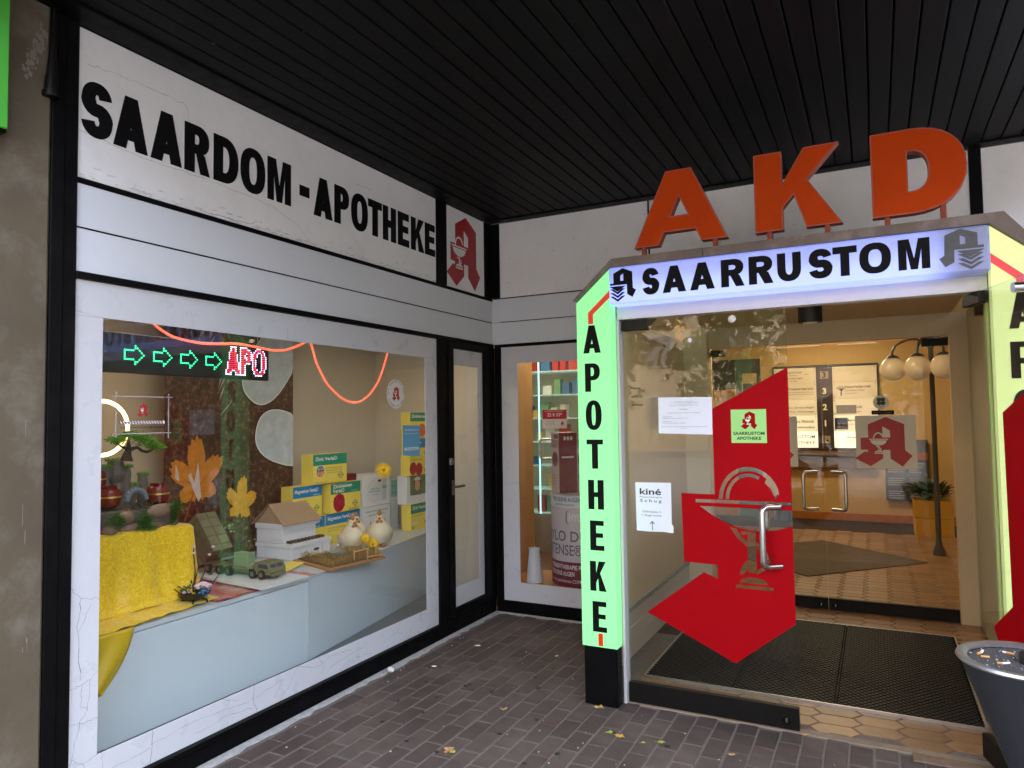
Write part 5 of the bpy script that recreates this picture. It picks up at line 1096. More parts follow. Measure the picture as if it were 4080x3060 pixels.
bed = MB().prism([cor], FL(), .637, .645); obj('moss_bed', bed, M('moss_bed', lin((124, 98, 60)), .95, var=.3, vs=30), mt)
WD = M('stick_wood', lin((206, 164, 116)), .7)
for p in ((-.345, -1.37), (-.30, -1.285), (-.295, -1.20)): obj('fence_post', MB().tube([(p[0], p[1], .638), (p[0], p[1], .712)], .0055, 8), WD, mt, smooth=True)
obj('fence_rail', MB().tube([(-.345, -1.38, .700), (-.298, -1.275, .712)], .005, 8), WD, mt, smooth=True); obj('fence_rail', MB().tube([(-.30, -1.285, .655), (-.26, -1.17, .652)], .005, 8), WD, mt, smooth=True)
obj('bird_bath', MB().lathe([(.030, .640), (.052, .655), (.058, .672), (.052, .670), (.03, .655), (.001, .65)], (-.567, -1.279, 0), 20), M('mottled_bowl', lin((150, 156, 160)), .4, var=.5, vs=25), mt, smooth=True)
FO = M('crinkled_foil', (.8, .8, .8), .22, 1., bump=.9, bs=120)
for x, y, l in ((-.755, -1.39, 'crumpled silver foil pot in front of the model house'), (-.80, -1.005, 'crumpled silver foil pot between the model house and the front hen')): tag(obj('foil_pot', MB().lathe([(.018, .637), (.024, .655), (.022, .668), (.012, .674), (.001, .676)], (x, y, 0), 9), FO), l, 'foil pot')
# ---- red cloth, white board, model truck
def cloth(name, mat, pts_fn, nu, nv, label, cat):
    v = [pts_fn(i/nu, j/nv) for j in range(nv+1) for i in range(nu+1)]; f = [(j*(nu+1)+i, j*(nu+1)+i+1, (j+1)*(nu+1)+i+1, (j+1)*(nu+1)+i) for j in range(nv) for i in range(nu)]
    o = obj(name, MB().add(v, f), mat, smooth=True); m = o.modifiers.new('thick', 'SOLIDIFY'); m.thickness = .002; return tag(o, label, cat)
def velvet(name, a, b, c, sc=48):
    m = bpy.data.materials.new(name); m.use_nodes = True; n, l = m.node_tree.nodes, m.node_tree.links; bs = n['Principled BSDF']; bs.inputs['Roughness'].default_value = .42; bs.inputs['Sheen Weight'].default_value = .35
    tc = n.new('ShaderNodeTexCoord'); t = n.new('ShaderNodeTexNoise'); t.inputs['Scale'].default_value = sc; t.inputs['Detail'].default_value = 4; t.inputs['Roughness'].default_value = .6; t.inputs['Distortion'].default_value = 1.6; l.new(tc.outputs['Object'], t.inputs[0])
    r_ = n.new('ShaderNodeValToRGB'); l.new(t.outputs[0], r_.inputs[0]); e = r_.color_ramp.elements; e.new(.5)
    for k, (p, q) in enumerate(((.34, a), (.50, b), (.66, c))): e[k].position = p; e[k].color = (*lin(q), 1)
    l.new(r_.outputs[0], bs.inputs['Base Color']); bp_ = n.new('ShaderNodeBump'); bp_.inputs['Strength'].default_value = .12; bp_.inputs['Distance'].default_value = .006; l.new(t.outputs[0], bp_.inputs['Height']); l.new(bp_.outputs[0], bs.inputs['Normal']); return m
YV = velvet('yellow_crushed_velvet', (214, 168, 6), (238, 198, 14), (250, 226, 56), 64); RV = velvet('red_crushed_velvet', (120, 20, 10), (176, 40, 20), (206, 80, 40))
prof = [(-1.02, 1.03), (-.80, 1.035), (-.585, 1.035), (-.552, 1.02), (-.545, .93), (-.538, .82), (-.525, .74), (-.50, .685), (-.46, .655), (-.40, .645), (-.345, .640), (-.318, .634)]
def lerp_prof(pr, t):
    t *= len(pr)-1; i = min(int(t), len(pr)-2); k = t-i; return pr[i][0]*(1-k)+pr[i+1][0]*k, pr[i][1]*(1-k)+pr[i+1][1]*k
def yc(u, v):
    x, z = lerp_prof(prof, v); low = max(0, (1.0-z)/.37); y = -3.36+.875*u+.06*low*(u-.45)
    amp = .017*low+.001; w = math.sin(u*21+1.2*math.sin(v*3))+.4*math.sin(u*47+v*3)
    if z < .66: return (x-.10*max(0, u-.35), y, z+.006*abs(w))
    return (x+amp*w*.9, y, z+.004*math.sin(u*23)-.02*max(0, u-.0)*0+(.012*math.sin(u*3.1) if z > 1 else 0))
cloth('yellow_velvet_cloth', YV, yc, 90, 70, 'crushed yellow velvet cloth draped over a box in the display window', 'cloth')
def yh(u, v):
    y = -3.40+.40*u-.03*v-(.12*v*v*u); z = .632-.26*v-.01*u*v; return (-.312+.012*math.sin(u*16+v*2)*(.3+v)+.004*v, y, z if v > .02 else .636)
cloth('yellow_cloth_tail', M('yellow_satin_back', lin((222, 186, 26)), .5, var=.06, vs=10), yh, 34, 20, 'plain yellow cloth end hanging down over the counter front', 'cloth')
def rc(u, v): return (-1.0+.668*u+.008*math.sin(v*19), -2.50+.75*v-.10*(1-u)*0, .630+.006*abs(math.sin(u*17+v*9))+.004*math.sin(v*31))
cloth('red_velvet_cloth', RV, rc, 50, 50, 'rust red velvet cloth spread under the white board on the counter', 'cloth')
tag(obj('white_board', MB().prism([[(-.266, -2.25), (-.262, -1.895), (-.95, -1.87), (-.95, -2.18)]], FL(), .643, .655), M('white_board', lin((228, 230, 230)), .35)), 'white board carrying the model truck at the counter edge', 'board')
tk = thing('model_truck', 'olive green model army truck with raised launcher on the white board', 'model truck', (-.62, -2.03, .656))
OL = M('olive_model_paint', lin((116, 112, 82)), .6, var=.08, vs=30); OL2 = M('olive_dark_paint', lin((104, 104, 74)), .6); TY = M('model_tyre', (.018, .018, .017), .7); WN = M('model_window', lin((70, 78, 86)), .15)
obj('chassis', MB().box(-.96, -.47, -2.075, -1.985, .682, .698, .002).box(-.94, -.56, -2.085, -1.975, .6985, .708, .001), OL, tk)
cab = obj('cab', MB().prism([[(-.505, .684), (-.385, .684), (-.372, .70), (-.378, .722), (-.398, .752), (-.47, .757), (-.505, .752)]], plane((0, -2.095, 0), (1, 0, 0), (0, 0, 1)), -.125, 0), OL, tk)
WP = plane((-.3785, 0, .7225), (0, 1, 0), (-.55, 0, .835))
obj('windscreen', MB().prism([rect(-2.082, -2.036, .003, .026)], WP, .0005, .0012), WN, cab); obj('windscreen', MB().prism([rect(-2.030, -1.984, .003, .026)], WP, .0005, .0012), WN, cab)
obj('side_window', MB().prism([rect(-.47, -.41, .722, .745)], WR(-2.095), .0005, .0012), WN, cab); obj('bumper', MB().box(-.374, -.364, -2.092, -1.974, .676, .692, .002), OL2, cab)
for s in (-2.099, -1.967): obj('mirror', MB().box(-.402, -.395, s-.003, s+.003, .722, .744), TY, cab)
obj('beacon', MB().tube([(-.45, -2.03, .757), (-.45, -2.03, .768)], .004, 8), ORP, cab)
for x in (-.44, -.515, -.72, -.80, -.90):
    for y in (-2.092, -1.968):
        w = obj('wheel', MB().tube([(x, y-.012, .684), (x, y+.012, .684)], .028, 16), TY, tk, smooth=True); obj('rim', MB().tube([(x, y-.0135, .684), (x, y-.0125, .684)], .014, 12), OL, w)
obj('equipment_box', MB().box(-.72, -.60, -2.06, -2.0, .7085, .79, .002).box(-.58, -.53, -2.085, -1.975, .7085, .735, .002), M('pale_green_model', lin((132, 150, 112)), .6), tk)
rot = Matrix.Translation((-.93, -2.03, .74)) @ Matrix.Rotation(R(52), 4, 'Y') @ Matrix.Rotation(R(180), 4, 'Z')
for i in (0, 1):
    for j in (0, 1): obj('launch_canister', MB().box(-.01, .27, -.075+.076*i, -.002+.076*i, -.035+.072*j, .034+.072*j, .003).xf(rot), OL, tk)
for k in range(4): obj('canister_rib', MB().box(.03+.065*k, .036+.065*k, -.079, .078, -.039, .110, .001).xf(rot), OL2, tk)
obj('launcher_frame', MB().box(-.02, .20, -.085, .085, -.05, -.037, .002).xf(rot), OL2, tk)
for y in (-2.10, -1.96): obj('outrigger', MB().tube([(-.84, y, .70), (-.84, y-.03*(1 if y < -2 else -1), .66)], .004, 6).tube([(-.84, y-.03*(1 if y < -2 else -1), .66), (-.84, y-.03*(1 if y < -2 else -1), .656)], .012, 10), OL, tk)
bro = obj('yellow_brochure', MB().box(-.13, .13, -.055, .055, .0, .003, .001), YEL, local=True); bro.location = (-.62, -1.72, .64); bro.rotation_euler = (.05, -.08, 1.75); tag(bro, 'yellow brochure lying between the truck and the model house', 'brochure')
# ---- flower ornament in dark bowl
fo = thing('flower_ornament', 'small dark bowl with pink rose, blue berries and bare twigs', 'ornament', (-.42, -2.58, .637))
DB = M('dark_bowl', (.02, .015, .013), .4)
obj('bowl', MB().lathe([(.03, .652), (.062, .668), (.075, .690), (.070, .690), (.05, .672), (.001, .668)], (-.42, -2.58, 0), 20, 1, 1.15), DB, fo, smooth=True)
for a in (30, 130, 230, 320): c, s = math.cos(R(a)), math.sin(R(a)); obj('leg', MB().tube([(-.42+.035*c, -2.58+.04*s, .658), (-.42+.06*c, -2.58+.07*s, .652), (-.42+.064*c, -2.58+.075*s, .637)], .005, 6), DB, fo, smooth=True)
ro = MB()
for k in range(26):
    a, r_ = k*2.4, .006+.0013*k; ro.ball((-.40+r_*math.cos(a), -2.545+r_*math.sin(a), .735-.0007*k), .011, 7, (1, 1, .8))
obj('rose', ro, M('pale_pink_rose', lin((226, 200, 206)), .6, isl=.08), fo, smooth=True)
bb = MB()
for k in range(22): bb.ball((-.375+.02*random.Random(k).uniform(-1, 1), -2.555+.024*random.Random(k+40).uniform(-1, 1), .692+.02*random.Random(k+80).uniform(-1, 1)), .006, 7)
obj('blue_berries', bb, M('blue_berry', lin((92, 160, 208)), .4), fo, smooth=True)
gl_ = MB(); rr = random.Random(21)
for _ in range(60):
    a = rr.uniform(0, 6.28); leaf_at(gl_, (-.42+.04*math.cos(a), -2.60+.05*math.sin(a), .69+rr.uniform(0, .04)), (math.cos(a), math.sin(a), rr.uniform(.1, 1.)), rr.uniform(.02, .04), .006, (0, 0, 1))
obj('leaf_sprigs', gl_, M('deep_green_leaf', (.03, .09, .04), .5, isl=.4), fo, kind='stuff')
for pts in ([(-.42, -2.60, .69), (-.40, -2.68, .705), (-.39, -2.73, .748)], [(-.43, -2.58, .69), (-.44, -2.56, .80), (-.45, -2.565, .90), (-.44, -2.57, .925)], [(-.43, -2.57, .69), (-.45, -2.49, .78), (-.46, -2.475, .86), (-.44, -2.45, .90)], [(-.42, -2.56, .69), (-.40, -2.48, .72), (-.40, -2.44, .76)], [(-.43, -2.58, .70), (-.45, -2.53, .83)]):
    obj('twig', MB().tube(pts, [.005]+[.0035]*(len(pts)-2)+[.0015], 6), M('twig_brown', lin((74, 46, 36)), .8), fo, smooth=True)
bd = MB()
for p in ((-.44, -2.572, .93), (-.45, -2.562, .895), (-.44, -2.47, .87), (-.435, -2.45, .91), (-.41, -2.62, .705), (-.40, -2.66, .71)): bd.ball(p, .010, 7, (1, 1, .7))
obj('blossoms', bd, M('lilac_blossom', lin((206, 190, 206)), .6), fo, smooth=True)
# ---- bonsai fountain ornament
bf = thing('fountain_ornament', 'rock garden ornament with bonsai tree, red pots and mossy stones', 'ornament', (-.75, -2.72, 1.035))
RK = M('ornament_rock', lin((92, 88, 84)), .7, var=.3, vs=14, bump=.4, bs=60); RB = M('brown_stone', lin((134, 108, 92)), .6, var=.2, vs=16, bump=.4, bs=50); RP = M('red_glazed_pot', lin((110, 30, 20)), .2); GD = M('gold_rim', (.8, .55, .15), .3, 1.); MS = M('bright_moss', lin((74, 150, 40)), .9, isl=.3); TRK = M('bonsai_bark', (.025, .016, .012), .8, bump=.4, bs=80)
obj('rock_base', MB().prism([[(-.92, -2.98), (-.60, -2.98), (-.58, -2.56), (-.66, -2.52), (-.92, -2.55)]], FL(), 1.037, 1.15), RK, bf)
for k, (y, z, a, b) in enumerate(((-2.86, 1.115, .05, .036), (-2.66, 1.125, .085, .040), (-2.83, 1.055, .06, .028), (-2.70, 1.052, .05, .02), (-2.94, 1.06, .04, .03), (-2.585, 1.06, .03, .03))): obj('stone', MB().ball((-.595, y, z), 1, 14, (.03, a, b)), RB, bf, smooth=True)
for (x, y, z) in ((-.70, -2.60, 1.21), (-.70, -2.88, 1.22), (-.80, -2.90, 1.31)):
    p = obj('pot', MB().lathe([(.03, -.06), (.052, -.045), (.060, 0), (.052, .035), (.036, .045), (.042, .055), (.03, .05)], (x, y, z), 20), RP, bf, smooth=True); obj('gold_band', MB().lathe([(.0605, -.004), (.0605, .004)], (x, y, z), 20), GD, p, smooth=True)
br = MB()
for k in range(10): a0, a1 = R(18*k), R(18*k+18); br.tube([(-.66, -2.755+.055*math.cos(a0), 1.19+.055*math.sin(a0)), (-.66, -2.755+.055*math.cos(a1), 1.19+.055*math.sin(a1))], .016, 8)
obj('arch_bridge', br, M('slate_bridge', lin((110, 120, 132)), .5), bf, smooth=True)
for k in range(3):
    c = (-.62, -2.67-.055*k, 1.155); obj('water_wheel', MB().tube([(c[0], c[1]+.022*math.cos(R(a)), c[2]+.022*math.sin(R(a))) for a in range(0, 360, 30)], .005, 6, closed=True), TRK, bf, smooth=True)
for k in range(4): obj('gold_bowl', MB().lathe([(.008, 0), (.016, .008), (.012, .008)], (-.60, -2.85+.055*k, 1.150), 12), GD, bf, smooth=True)
rr = random.Random(31)
for (y, z0, z1, r_) in ((-2.85, 1.15, 1.38, .038), (-2.78, 1.15, 1.41, .045), (-2.73, 1.15, 1.37, .036), (-2.62, 1.15, 1.32, .026), (-2.90, 1.15, 1.30, .03), (-2.69, 1.15, 1.27, .03)):
    n = 6; pr_ = [(r_*rr.uniform(.8, 1.15), z0+(z1-z0)*k/n) for k in range(n)]+[(r_*.85, z1-.005), (.001, z1)]; c = obj('rock_column', MB().lathe(pr_, (-.80, y, 0), 9, 1, rr.uniform(.8, 1.1)), RK, bf)
    mm = MB()
    for _ in range(90): a, q = rr.uniform(0, 6.28), r_*math.sqrt(rr.random())*1.15; mm.add([(-.80+q*math.cos(a), y+q*math.sin(a), z1-.012), (-.796+q*math.cos(a), y+.003+q*math.sin(a), z1-.012), (-.80+q*math.cos(a)*1.1, y+q*1.12*math.sin(a), z1+rr.uniform(0, .012))], [(0, 1, 2)])
    obj('moss_top', mm, MS, c, kind='stuff')
mm = MB()
for cy_, cz, w in ((-2.77, 1.10, .035), (-2.76, 1.055, .06), (-2.93, 1.11, .035), (-2.58, 1.14, .03), (-2.60, 1.09, .02)):
    for _ in range(260): y, z = cy_+rr.gauss(0, w*.6), cz+rr.gauss(0, .018); mm.add([(-.57, y-.003, z-.004), (-.57, y+.006, z), (-.545, y+rr.uniform(-.008, .008), z+rr.uniform(-.004, .016))], [(0, 1, 2)])
obj('moss_tufts', mm, MS, bf, kind='stuff')
tr_ = obj('bonsai_trunk', MB().tube([(-.76, -2.745, 1.395), (-.76, -2.742, 1.43), (-.76, -2.732, 1.46), (-.76, -2.735, 1.51)], [.034, .022, .014, .006], 10).tube([(-.76, -2.735, 1.455), (-.75, -2.69, 1.468), (-.745, -2.665, 1.447), (-.74, -2.635, 1.44), (-.74, -2.60, 1.455)], [.012, .009, .008, .008, .004], 8).tube([(-.76, -2.738, 1.46), (-.76, -2.775, 1.475), (-.76, -2.80, 1.495)], [.01, .006, .003], 7), TRK, bf, smooth=True)
fl_ = MB()
for (cy_, cz, ry, rz_) in ((-2.80, 1.508, .05, .022), (-2.625, 1.490, .055, .026), (-2.575, 1.465, .035, .02), (-2.735, 1.535, .05, .018), (-2.66, 1.515, .04, .018)):
    for _ in range(700):
        a, b, c = rr.gauss(0, .45), rr.gauss(0, .45), rr.gauss(0, .45); p = (-.75+a*.05, cy_+b*ry, cz+c*rz_); s = rr.uniform(.004, .009); d = (rr.uniform(-1, 1)*s, rr.uniform(-1, 1)*s, rr.uniform(.2, 1)*s); fl_.add([p, (p[0]+d[0], p[1]+s, p[2]+d[2]), (p[0]-d[0], p[1]-d[1], p[2]+s)], [(0, 1, 2)])
obj('bonsai_foliage', fl_, M('bonsai_green', lin((84, 146, 36)), .8, isl=.45), bf, kind='stuff')
# ---- stickers on the window
ST = WL(-.0035)
s = sheet('round_window_sticker', [arc(-1.348, 1.771, .098, .098, 0, 350, 35)], ST, 0, WST, 'round white pharmacy sticker with ring lettering on the display window', 'sticker'); emblem(WL(-.0021), -1.343, 1.725, .165, .0001, RST, WPR, s)
q = MB()
for txt_, a_mid, sgn in (('WIR BERATEN SIE GERN', 90, 1), ('FRAGEN SIE UNS', 270, -1)):
    n = len(txt_); step = 9.3
    for k, ch in enumerate(txt_):
        if ch == ' ': continue
        a = R(a_mid-sgn*step*(k-(n-1)/2)); rad = .079 if sgn > 0 else .089; c, s_ = math.cos(a), math.sin(a)
        U = Vector((0, s_, -c))*sgn; V = Vector((0, c, s_))*sgn; O = Vector((-.0021, -1.348+rad*c, 1.771+rad*s_))
        text('t', ch, (lambda u, v, d=0., O=O, U=U, V=V: O+U*u+V*v+Vector((.0004, 0, 0))), 0, 0, .0125, None, None, al='C', join=q, bold=.012)
obj('ring_lettering', q, BLKTXT, s)
s = sheet('blue_flyer', [[(-1.250, 1.560), (-1.252, 1.354), (-1.050, 1.340), (-1.046, 1.556)]], WL(-.020), 0, M('sky_blue_paper', lin((92, 176, 222)), .5), 'sky blue flyer with white lettering on the display window', 'flyer')
q = MB(); text('t', 'Alle Medikamente', WL(-.0186), -1.148, 1.520, .014, None, None, w=.165, al='C', join=q, bold=.012); text('t', 'Schnell. Sicher. Persönlich.', WL(-.0186), -1.148, 1.497, .010, None, None, w=.165, al='C', join=q)
q.prism([rrect(-1.235, -1.065, 1.385, 1.406, .009)], WL(-.0186), 0, .0005); obj('lettering', q, WPR, s)
text('pill_lettering', 'IhreApotheken.de', WL(-.0178), -1.145, 1.391, .009, M('blue_print', lin((60, 130, 180)), .5), s, w=.12, al='C')
s = thing('striped_notice', 'clear notice with red emblem and candy striped border on the display window', 'notice', (-.003, -3.18, 1.55)); q, q2 = MB(), MB()
def stripes(u0, u1, v0, v1, n, horiz):
    for k in range(n):
        a, b = k/n, (k+.5)/n
        if horiz: d = .6*(v1-v0); q.prism([[(u0+(u1-u0)*a, v0), (u0+(u1-u0)*b, v0), (u0+(u1-u0)*b-d, v1), (u0+(u1-u0)*a-d, v1)]], ST, .0004, .0008)
        else: d = .6*(u1-u0); q.prism([[(u0, v0+(v1-v0)*a), (u1, v0+(v1-v0)*a-d), (u1, v0+(v1-v0)*b-d), (u0, v0+(v1-v0)*b)]], ST, .0004, .0008)
    q2.prism([rect(u0, u1, v0, v1)], ST, 0, .0003)
stripes(-3.325, -3.038, 1.7135, 1.7175, 42, True); stripes(-3.325, -3.045, 1.553, 1.557, 42, True); stripes(-3.307, -3.303, 1.54, 1.735, 28, False); stripes(-3.058, -3.054, 1.53, 1.73, 28, False); stripes(-3.288, -3.075, 1.596, 1.609, 16, True)
obj('white_tape', q2, WPR, s); obj('purple_stripes', q, M('plum_print', lin((110, 50, 84)), .5), s, kind='stuff'); emblem(ST, -3.180, 1.628, .098, .0003, RST, WPR, s)
q = MB(); text('t', 'APOTHEKEN KAPUTTSPAREN?', ST, -3.288, 1.578, .0062, None, None, w=.135, join=q); text('t', 'MIT UNS NICHT!', ST, -3.150, 1.578, .0066, None, None, w=.074, join=q, bold=.035); obj('lettering', q, BLKTXT, s)
# ================================================================ pharmacy room behind the narrow window
WT = M('tan_wood_wall', lin((190, 150, 100)), .6, var=.08, vs=4)
struct('pharmacy_wall_side', MB().box(-.05, .03, .262, .70, .0, 2.6), WT); struct('pharmacy_wall_back', MB().box(-1.6, 1.24, 2.5, 2.555, 0, 2.6), M('pharmacy_wall', lin((206, 186, 156)), .7)); struct('pharmacy_wall_left', MB().box(-1.6, -1.55, .27, 2.5, 0, 2.6), WT)
struct('pharmacy_floor', MB().box(-1.55, 1.239, .081, 2.5, -.05, .0), M('pharmacy_wood_floor', lin((150, 96, 56)), .35, var=.2, vs=6)); struct('pharmacy_ceiling', MB().box(-1.6, 1.24, .081, 2.55, 2.6, 2.65), M('pharmacy_ceiling', lin((220, 210, 196)), .8))
struct('window_sill', MB().box(.031, 1.239, .081, .62, .02, .235, .004), M('orange_wood_sill', lin((206, 136, 66)), .35, var=.12, vs=10))
ceiling_lamp(.45, .85, 2.6, .4, .10, 1.6, 'warm unseen fill lamp added close behind the narrow window of the pharmacy', (1, .86, .68)); ceiling_lamp(-.3, 1.75, 2.6, .4, .12, 1.2, 'warm ceiling lamp inside the pharmacy room behind the narrow window')  # the first lamp is unseen, added to brighten the display column
sh = thing('medicine_shelf', 'lit glass shelves with medicine packs deep inside the pharmacy', 'shelf', (-.9, 2.35, 0))
for k in range(7):
    z = .5+.27*k; obj('shelf_board', MB().box(-1.5, .6, 2.18, 2.49, z, z+.012), M('glass_shelf', lin((190, 214, 210)), .2, emit=(.6, .9, .85), es=0.0144), sh)
rr = random.Random(17); cols = [M('pack_%d' % k, lin(c), .5) for k, c in enumerate(((226, 226, 220), (70, 120, 170), (190, 60, 60), (230, 200, 110), (120, 170, 130)))]
for k in range(7):
    x = -1.4
    while x < .5:
        w, h = rr.uniform(.05, .12), rr.uniform(.09, .2); 
        if rr.random() < .8: obj('medicine_pack', MB().box(x, x+w, 2.25, 2.35, .5125+.27*k, .5125+.27*k+h), cols[rr.randrange(5)], sh)
        x += w+rr.uniform(.01, .06)
obj('led_strip', MB().box(-.60, -.585, 2.165, 2.175, .5, 2.3), M('cyan_strip', (.5, .9, .9), .4, emit=(.5, .95, 1), es=0.0864), sh)
gd = thing('pharmacy_glass_door', 'inner pharmacy glass door with bow handle behind the narrow window', 'door', (-.2, 1.5, 0)); obj('pane', MB().box(-.38, .5, 1.495, 1.505, .01, 2.2), GLS2, gd); obj('handle', cranked(-.15, -.245, 1.495, 1.44, 1.175, 1.375, .012), STEEL, gd, smooth=True); obj('frame', MB().box(-.40, -.381, 1.48, 1.52, 0, 2.25, .003).box(-.38, .6, 1.48, 1.52, 2.205, 2.25, .003), STEEL, gd)
# eye-drop display column
hy = thing('display_column', 'tall round cardboard display column for eye drops with burgundy foot', 'display', (.66, .375, .236)); CR, CC = .285, (.66, .375)
def WC(r_=CR): return lambda u, v, d=0.: Vector((CC[0]+(r_+d)*math.sin(u/CR), CC[1]-(r_+d)*math.cos(u/CR), v))
BUR2 = M('burgundy_board', lin((126, 24, 54)), .45); PAL = M('pale_lilac_board', lin((214, 200, 206)), .45); GRT = M('grey_heavy_print', lin((110, 94, 104)), .5); NAV = M('blue_brand_print', lin((38, 92, 140)), .45)
obj('foot', MB().lathe([(CR, .237), (CR, .435)], (*CC, 0), 48), BUR2, hy, smooth=True); bo = obj('body', MB().lathe([(CR-.001, .4355), (CR-.001, .8695)], (*CC, 0), 48), PAL, hy, smooth=True); to = obj('header_ring', MB().lathe([(CR+.003, .870), (CR+.003, .965)], (*CC, 0), 48), M('white_board_ring', lin((226, 230, 232)), .45), hy, smooth=True)
obj('brand_patch', MB().prism([[(a, b) for a, b in rrect(-.06, .16, .735, .848, .03)]], WC(), .0004, .001), NAV, bo)
text('brand_letters', 'HYLO', WC(), -.03, .765, .055, WPR, bo, bold=.03, w=.15, d=.0015)
text('big_print', 'HYLO DUAL', WC(), -.34, .600, .082, GRT, bo, bold=.012, w=.60); text('big_print', 'INTENSE®', WC(), -.34, .490, .082, GRT, bo, bold=.012, w=.42)
text('white_print', 'INTENSIVTHERAPIE FÜR', WC(), -.27, .378, .034, WPR, hy, bold=.02, w=.38); text('white_print', 'TROCKENE AUGEN', WC(), -.27, .325, .034, WPR, hy, bold=.02, w=.28); text('white_print', 'mit dem patentierten COMOD®', WC(), -.27, .272, .026, WPR, hy, w=.40)
text('header_print', 'TROCKENE AUGEN?', WC(), -.215, .917, .034, NAV, to, bold=.015, w=.30, d=.004); text('header_print', 'Jetzt informieren!', WC(), -.18, .883, .022, NAV, to, w=.20, d=.004)
for cx, cy_, rz, lab in ((.485, .36, .80, 'slim burgundy and white eye drop carton standing on the display column, nearer the white border'), (.72, .36, .80, 'slim eye drop carton on the display column half hidden by the mint light column')):
    t = thing('eye_drop_carton', lab, 'carton', (cx, cy_, .966), 'eye drop cartons on the display column', rz); a = .085
    obj('box', MB().box(-a, a, -a, a, 0, .505, .001), PAL, t, local=True); PA, PB_ = plane((0, -a, 0), (1, 0, 0), (0, 0, 1)), plane((-a, 0, 0), (0, -1, 0), (0, 0, 1))
    obj('burgundy_face', MB().prism([rect(-a+.001, a-.001, .001, .504)], PA, .0002, .0006), BUR2, t, local=True)
    obj('white_bar', MB().prism([rect(-.06, .05, .29, .305)], PA, .0007, .0010), WPR, t, local=True)
    obj('drop_icons', MB().prism([arc(-.03, .455, .012, .018, 0, 340, 17)], PA, .0007, .001).prism([arc(0, .455, .012, .018, 0, 340, 17)], PA, .0007, .001).prism([arc(.03, .455, .012, .018, 0, 340, 17)], PA, .0007, .001), WPR, t, local=True)
    obj('round_print', MB().prism([arc(0, .28, .062, .062, 0, 345, 23)], PB_, .0004, .0008).prism([arc(.02, .26, .03, .03, 0, 345, 23)], PB_, .0009, .0012), BUR2, t, local=True)
    q = MB(); n0 = 0
    text('t', 'HYLO DUAL', PB_, -.07, .415, .026, None, None, join=q, w=.13, bold=.01); text('t', 'INTENSE®', PB_, -.07, .378, .026, None, None, join=q, w=.11, bold=.01)
    for k in range(4): text('t', 'Befeuchtet und schützt', PB_, -.07, .14-.024*k, .011, None, None, join=q, w=.12)
    obj('lettering', q, GRT, t, local=True); obj('brand_patch', MB().prism([rect(-.02, .075, .455, .492)], PB_, .0004, .0008), NAV, t, local=True)
s = sheet('service_number_sticker', [rect(.453, .665, 1.510, 1.661)], WR(.0036), 0, WST, 'red and white service number sticker on the narrow window', 'sticker'); obj('red_half', MB().prism([rect(.4535, .6645, 1.586, 1.6605)], WR(.0022), .0002, .0006), M('crimson_print', lin((196, 28, 52)), .45), s)
text('number', '22 8 33*', WR(.0014), .560, 1.607, .026, WPR, s, al='C', bold=.02, w=.13); text('heading', 'Der Apotheken-Notdienstfinder', WR(.0014), .558, 1.645, .009, WPR, s, al='C', w=.17)
q = MB()
for k, s_ in enumerate(('Kostenlos mit Handy', 'von jedem Netz 69 ct/Min', 'SMS: „apo“ an 22 8 33')): text('t', s_, WR(.0014), .475, 1.565-.014*k, .0065, None, None, join=q, w=.085)
obj('small_print', q, M('grey_small_print', (.15, .15, .16), .6), s, kind='stuff'); emblem(WR(.0020), .627, 1.535, .055, .0001, RST, None, s)
tag(obj('plastic_bucket', MB().lathe([(.072, .237), (.045, .50), (.050, .515), (.040, .515), (.06, .245)], (.285, .16, 0), 28), M('milky_plastic', lin((226, 228, 232)), .4), smooth=True), 'upturned milky white plastic bucket in the corner of the narrow window', 'bucket')
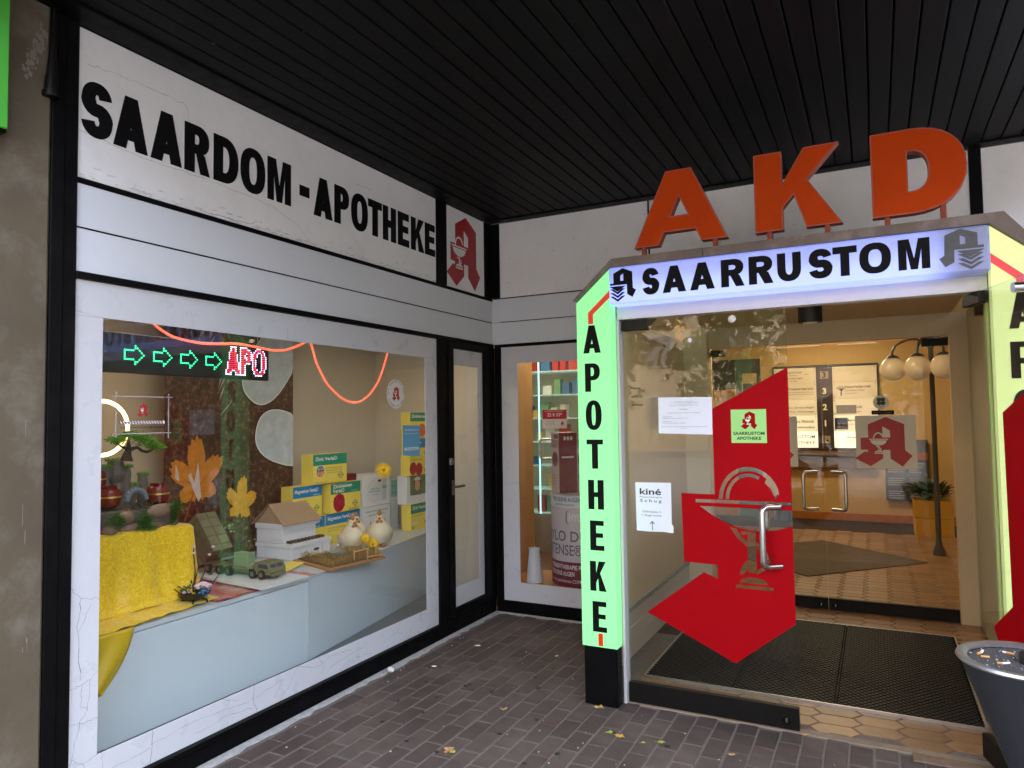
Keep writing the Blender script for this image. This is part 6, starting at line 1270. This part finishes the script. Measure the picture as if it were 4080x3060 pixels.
# ================================================================ across the square: seen only as reflections in the panes
def town_house(x0, x1, y0, y1, h, wm, label, face, roofc):
    t = thing('town_house', label, 'building', ((x0+x1)/2, (y0+y1)/2, 0)); obj('wall', MB().box(x0, x1, y0, y1, -.1, h), wm, t)
    obj('roof', MB().box(x0-.3, x1+.3, y0-.3, y1+.3, h, h+.5), M(label[:8]+'roof', roofc, .8), t)
    WINM = M('house_window', (.10, .10, .10), .4); FRM = M('house_window_frame', (.22, .21, .2), .6)
    L0, L1 = (x0, x1) if face == 'Y' else (y0, y1); n = int((L1-L0)/3.2)
    for i in range(n):
        for k in range(int(h/3.1)):
            c = L0+(i+.5)*(L1-L0)/n; z = 1.0+3.0*k
            if face == 'Y': w = obj('window', MB().box(c-.65, c+.65, y1, y1+.06, z, z+1.6), FRM, t); obj('pane', MB().box(c-.55, c+.55, y1+.0605, y1+.07, z+.1, z+1.5), WINM, w)
            else: w = obj('window', MB().box(x0-.06, x0, c-.65, c+.65, z, z+1.6), FRM, t); obj('pane', MB().box(x0-.07, x0-.0605, c-.55, c+.55, z+.1, z+1.5), WINM, w)
town_house(-16, -1.02, -40, -32, 14, M('sandstone_wall', lin((140, 126, 104)), .9, var=.15, vs=1.5), 'sandstone town house across the square mirrored in the door glass', 'Y', (.12, .05, .04))
town_house(-1, 18, -42, -34, 14.5, M('brick_wall', lin((112, 92, 84)), .9, var=.12, vs=1.5), 'reddish town house across the square mirrored in the panes', 'Y', (.1, .08, .07))
town_house(22, 31, -30, 1, 8, M('dark_render', lin((120, 112, 104)), .9, var=.1, vs=1), 'dark shaded town house closing the right side of the square', 'X', (.08, .07, .07))

def street_tree(x, y, h, label, seed):
    rr = random.Random(seed); t = thing('street_tree', label, 'tree', (x, y, 0), 'street trees across the square')
    obj('trunk', MB().tube([(x, y, -.1), (x+.1, y, h*.35), (x, y+.1, h*.6)], [.22, .16, .08], 10).tube([(x+.1, y, h*.35), (x+1.2, y+.4, h*.6)], [.1, .04], 8).tube([(x+.1, y, h*.38), (x-1.1, y-.3, h*.62)], [.1, .04], 8), M('tree_bark', (.06, .05, .04), .9), t)
    q = MB(); cl = [(x+rr.gauss(0, 1.3), y+rr.gauss(0, 1.2), h*.62+rr.gauss(0, h*.13), rr.uniform(.5, 1.0)) for _ in range(26)]
    for cx, cy_, cz, r_ in cl:
        for _ in range(90):
            p = Vector((cx+rr.gauss(0, r_*.5), cy_+rr.gauss(0, r_*.5), cz+rr.gauss(0, r_*.4))); a = Vector((rr.uniform(-1, 1), rr.uniform(-1, 1), rr.uniform(-1, 1))).normalized()*.16; b = a.orthogonal()*.7
            q.add([p-a, p+b, p+a, p-b], [(0, 1, 2, 3)])
    obj('crown', q, M('street_tree_leaf', (.07, .11, .03), .6, isl=.5), t, kind='stuff')
street_tree(-6.5, -22, 7.5, 'leafy green street tree mirrored in the glass left of the red emblem', 1)
street_tree(-1.5, -25, 8, 'second leafy street tree before the reddish town house across the square', 2)
street_tree(5.5, -21, 7, 'third leafy street tree mirrored in the inner door glass', 3)
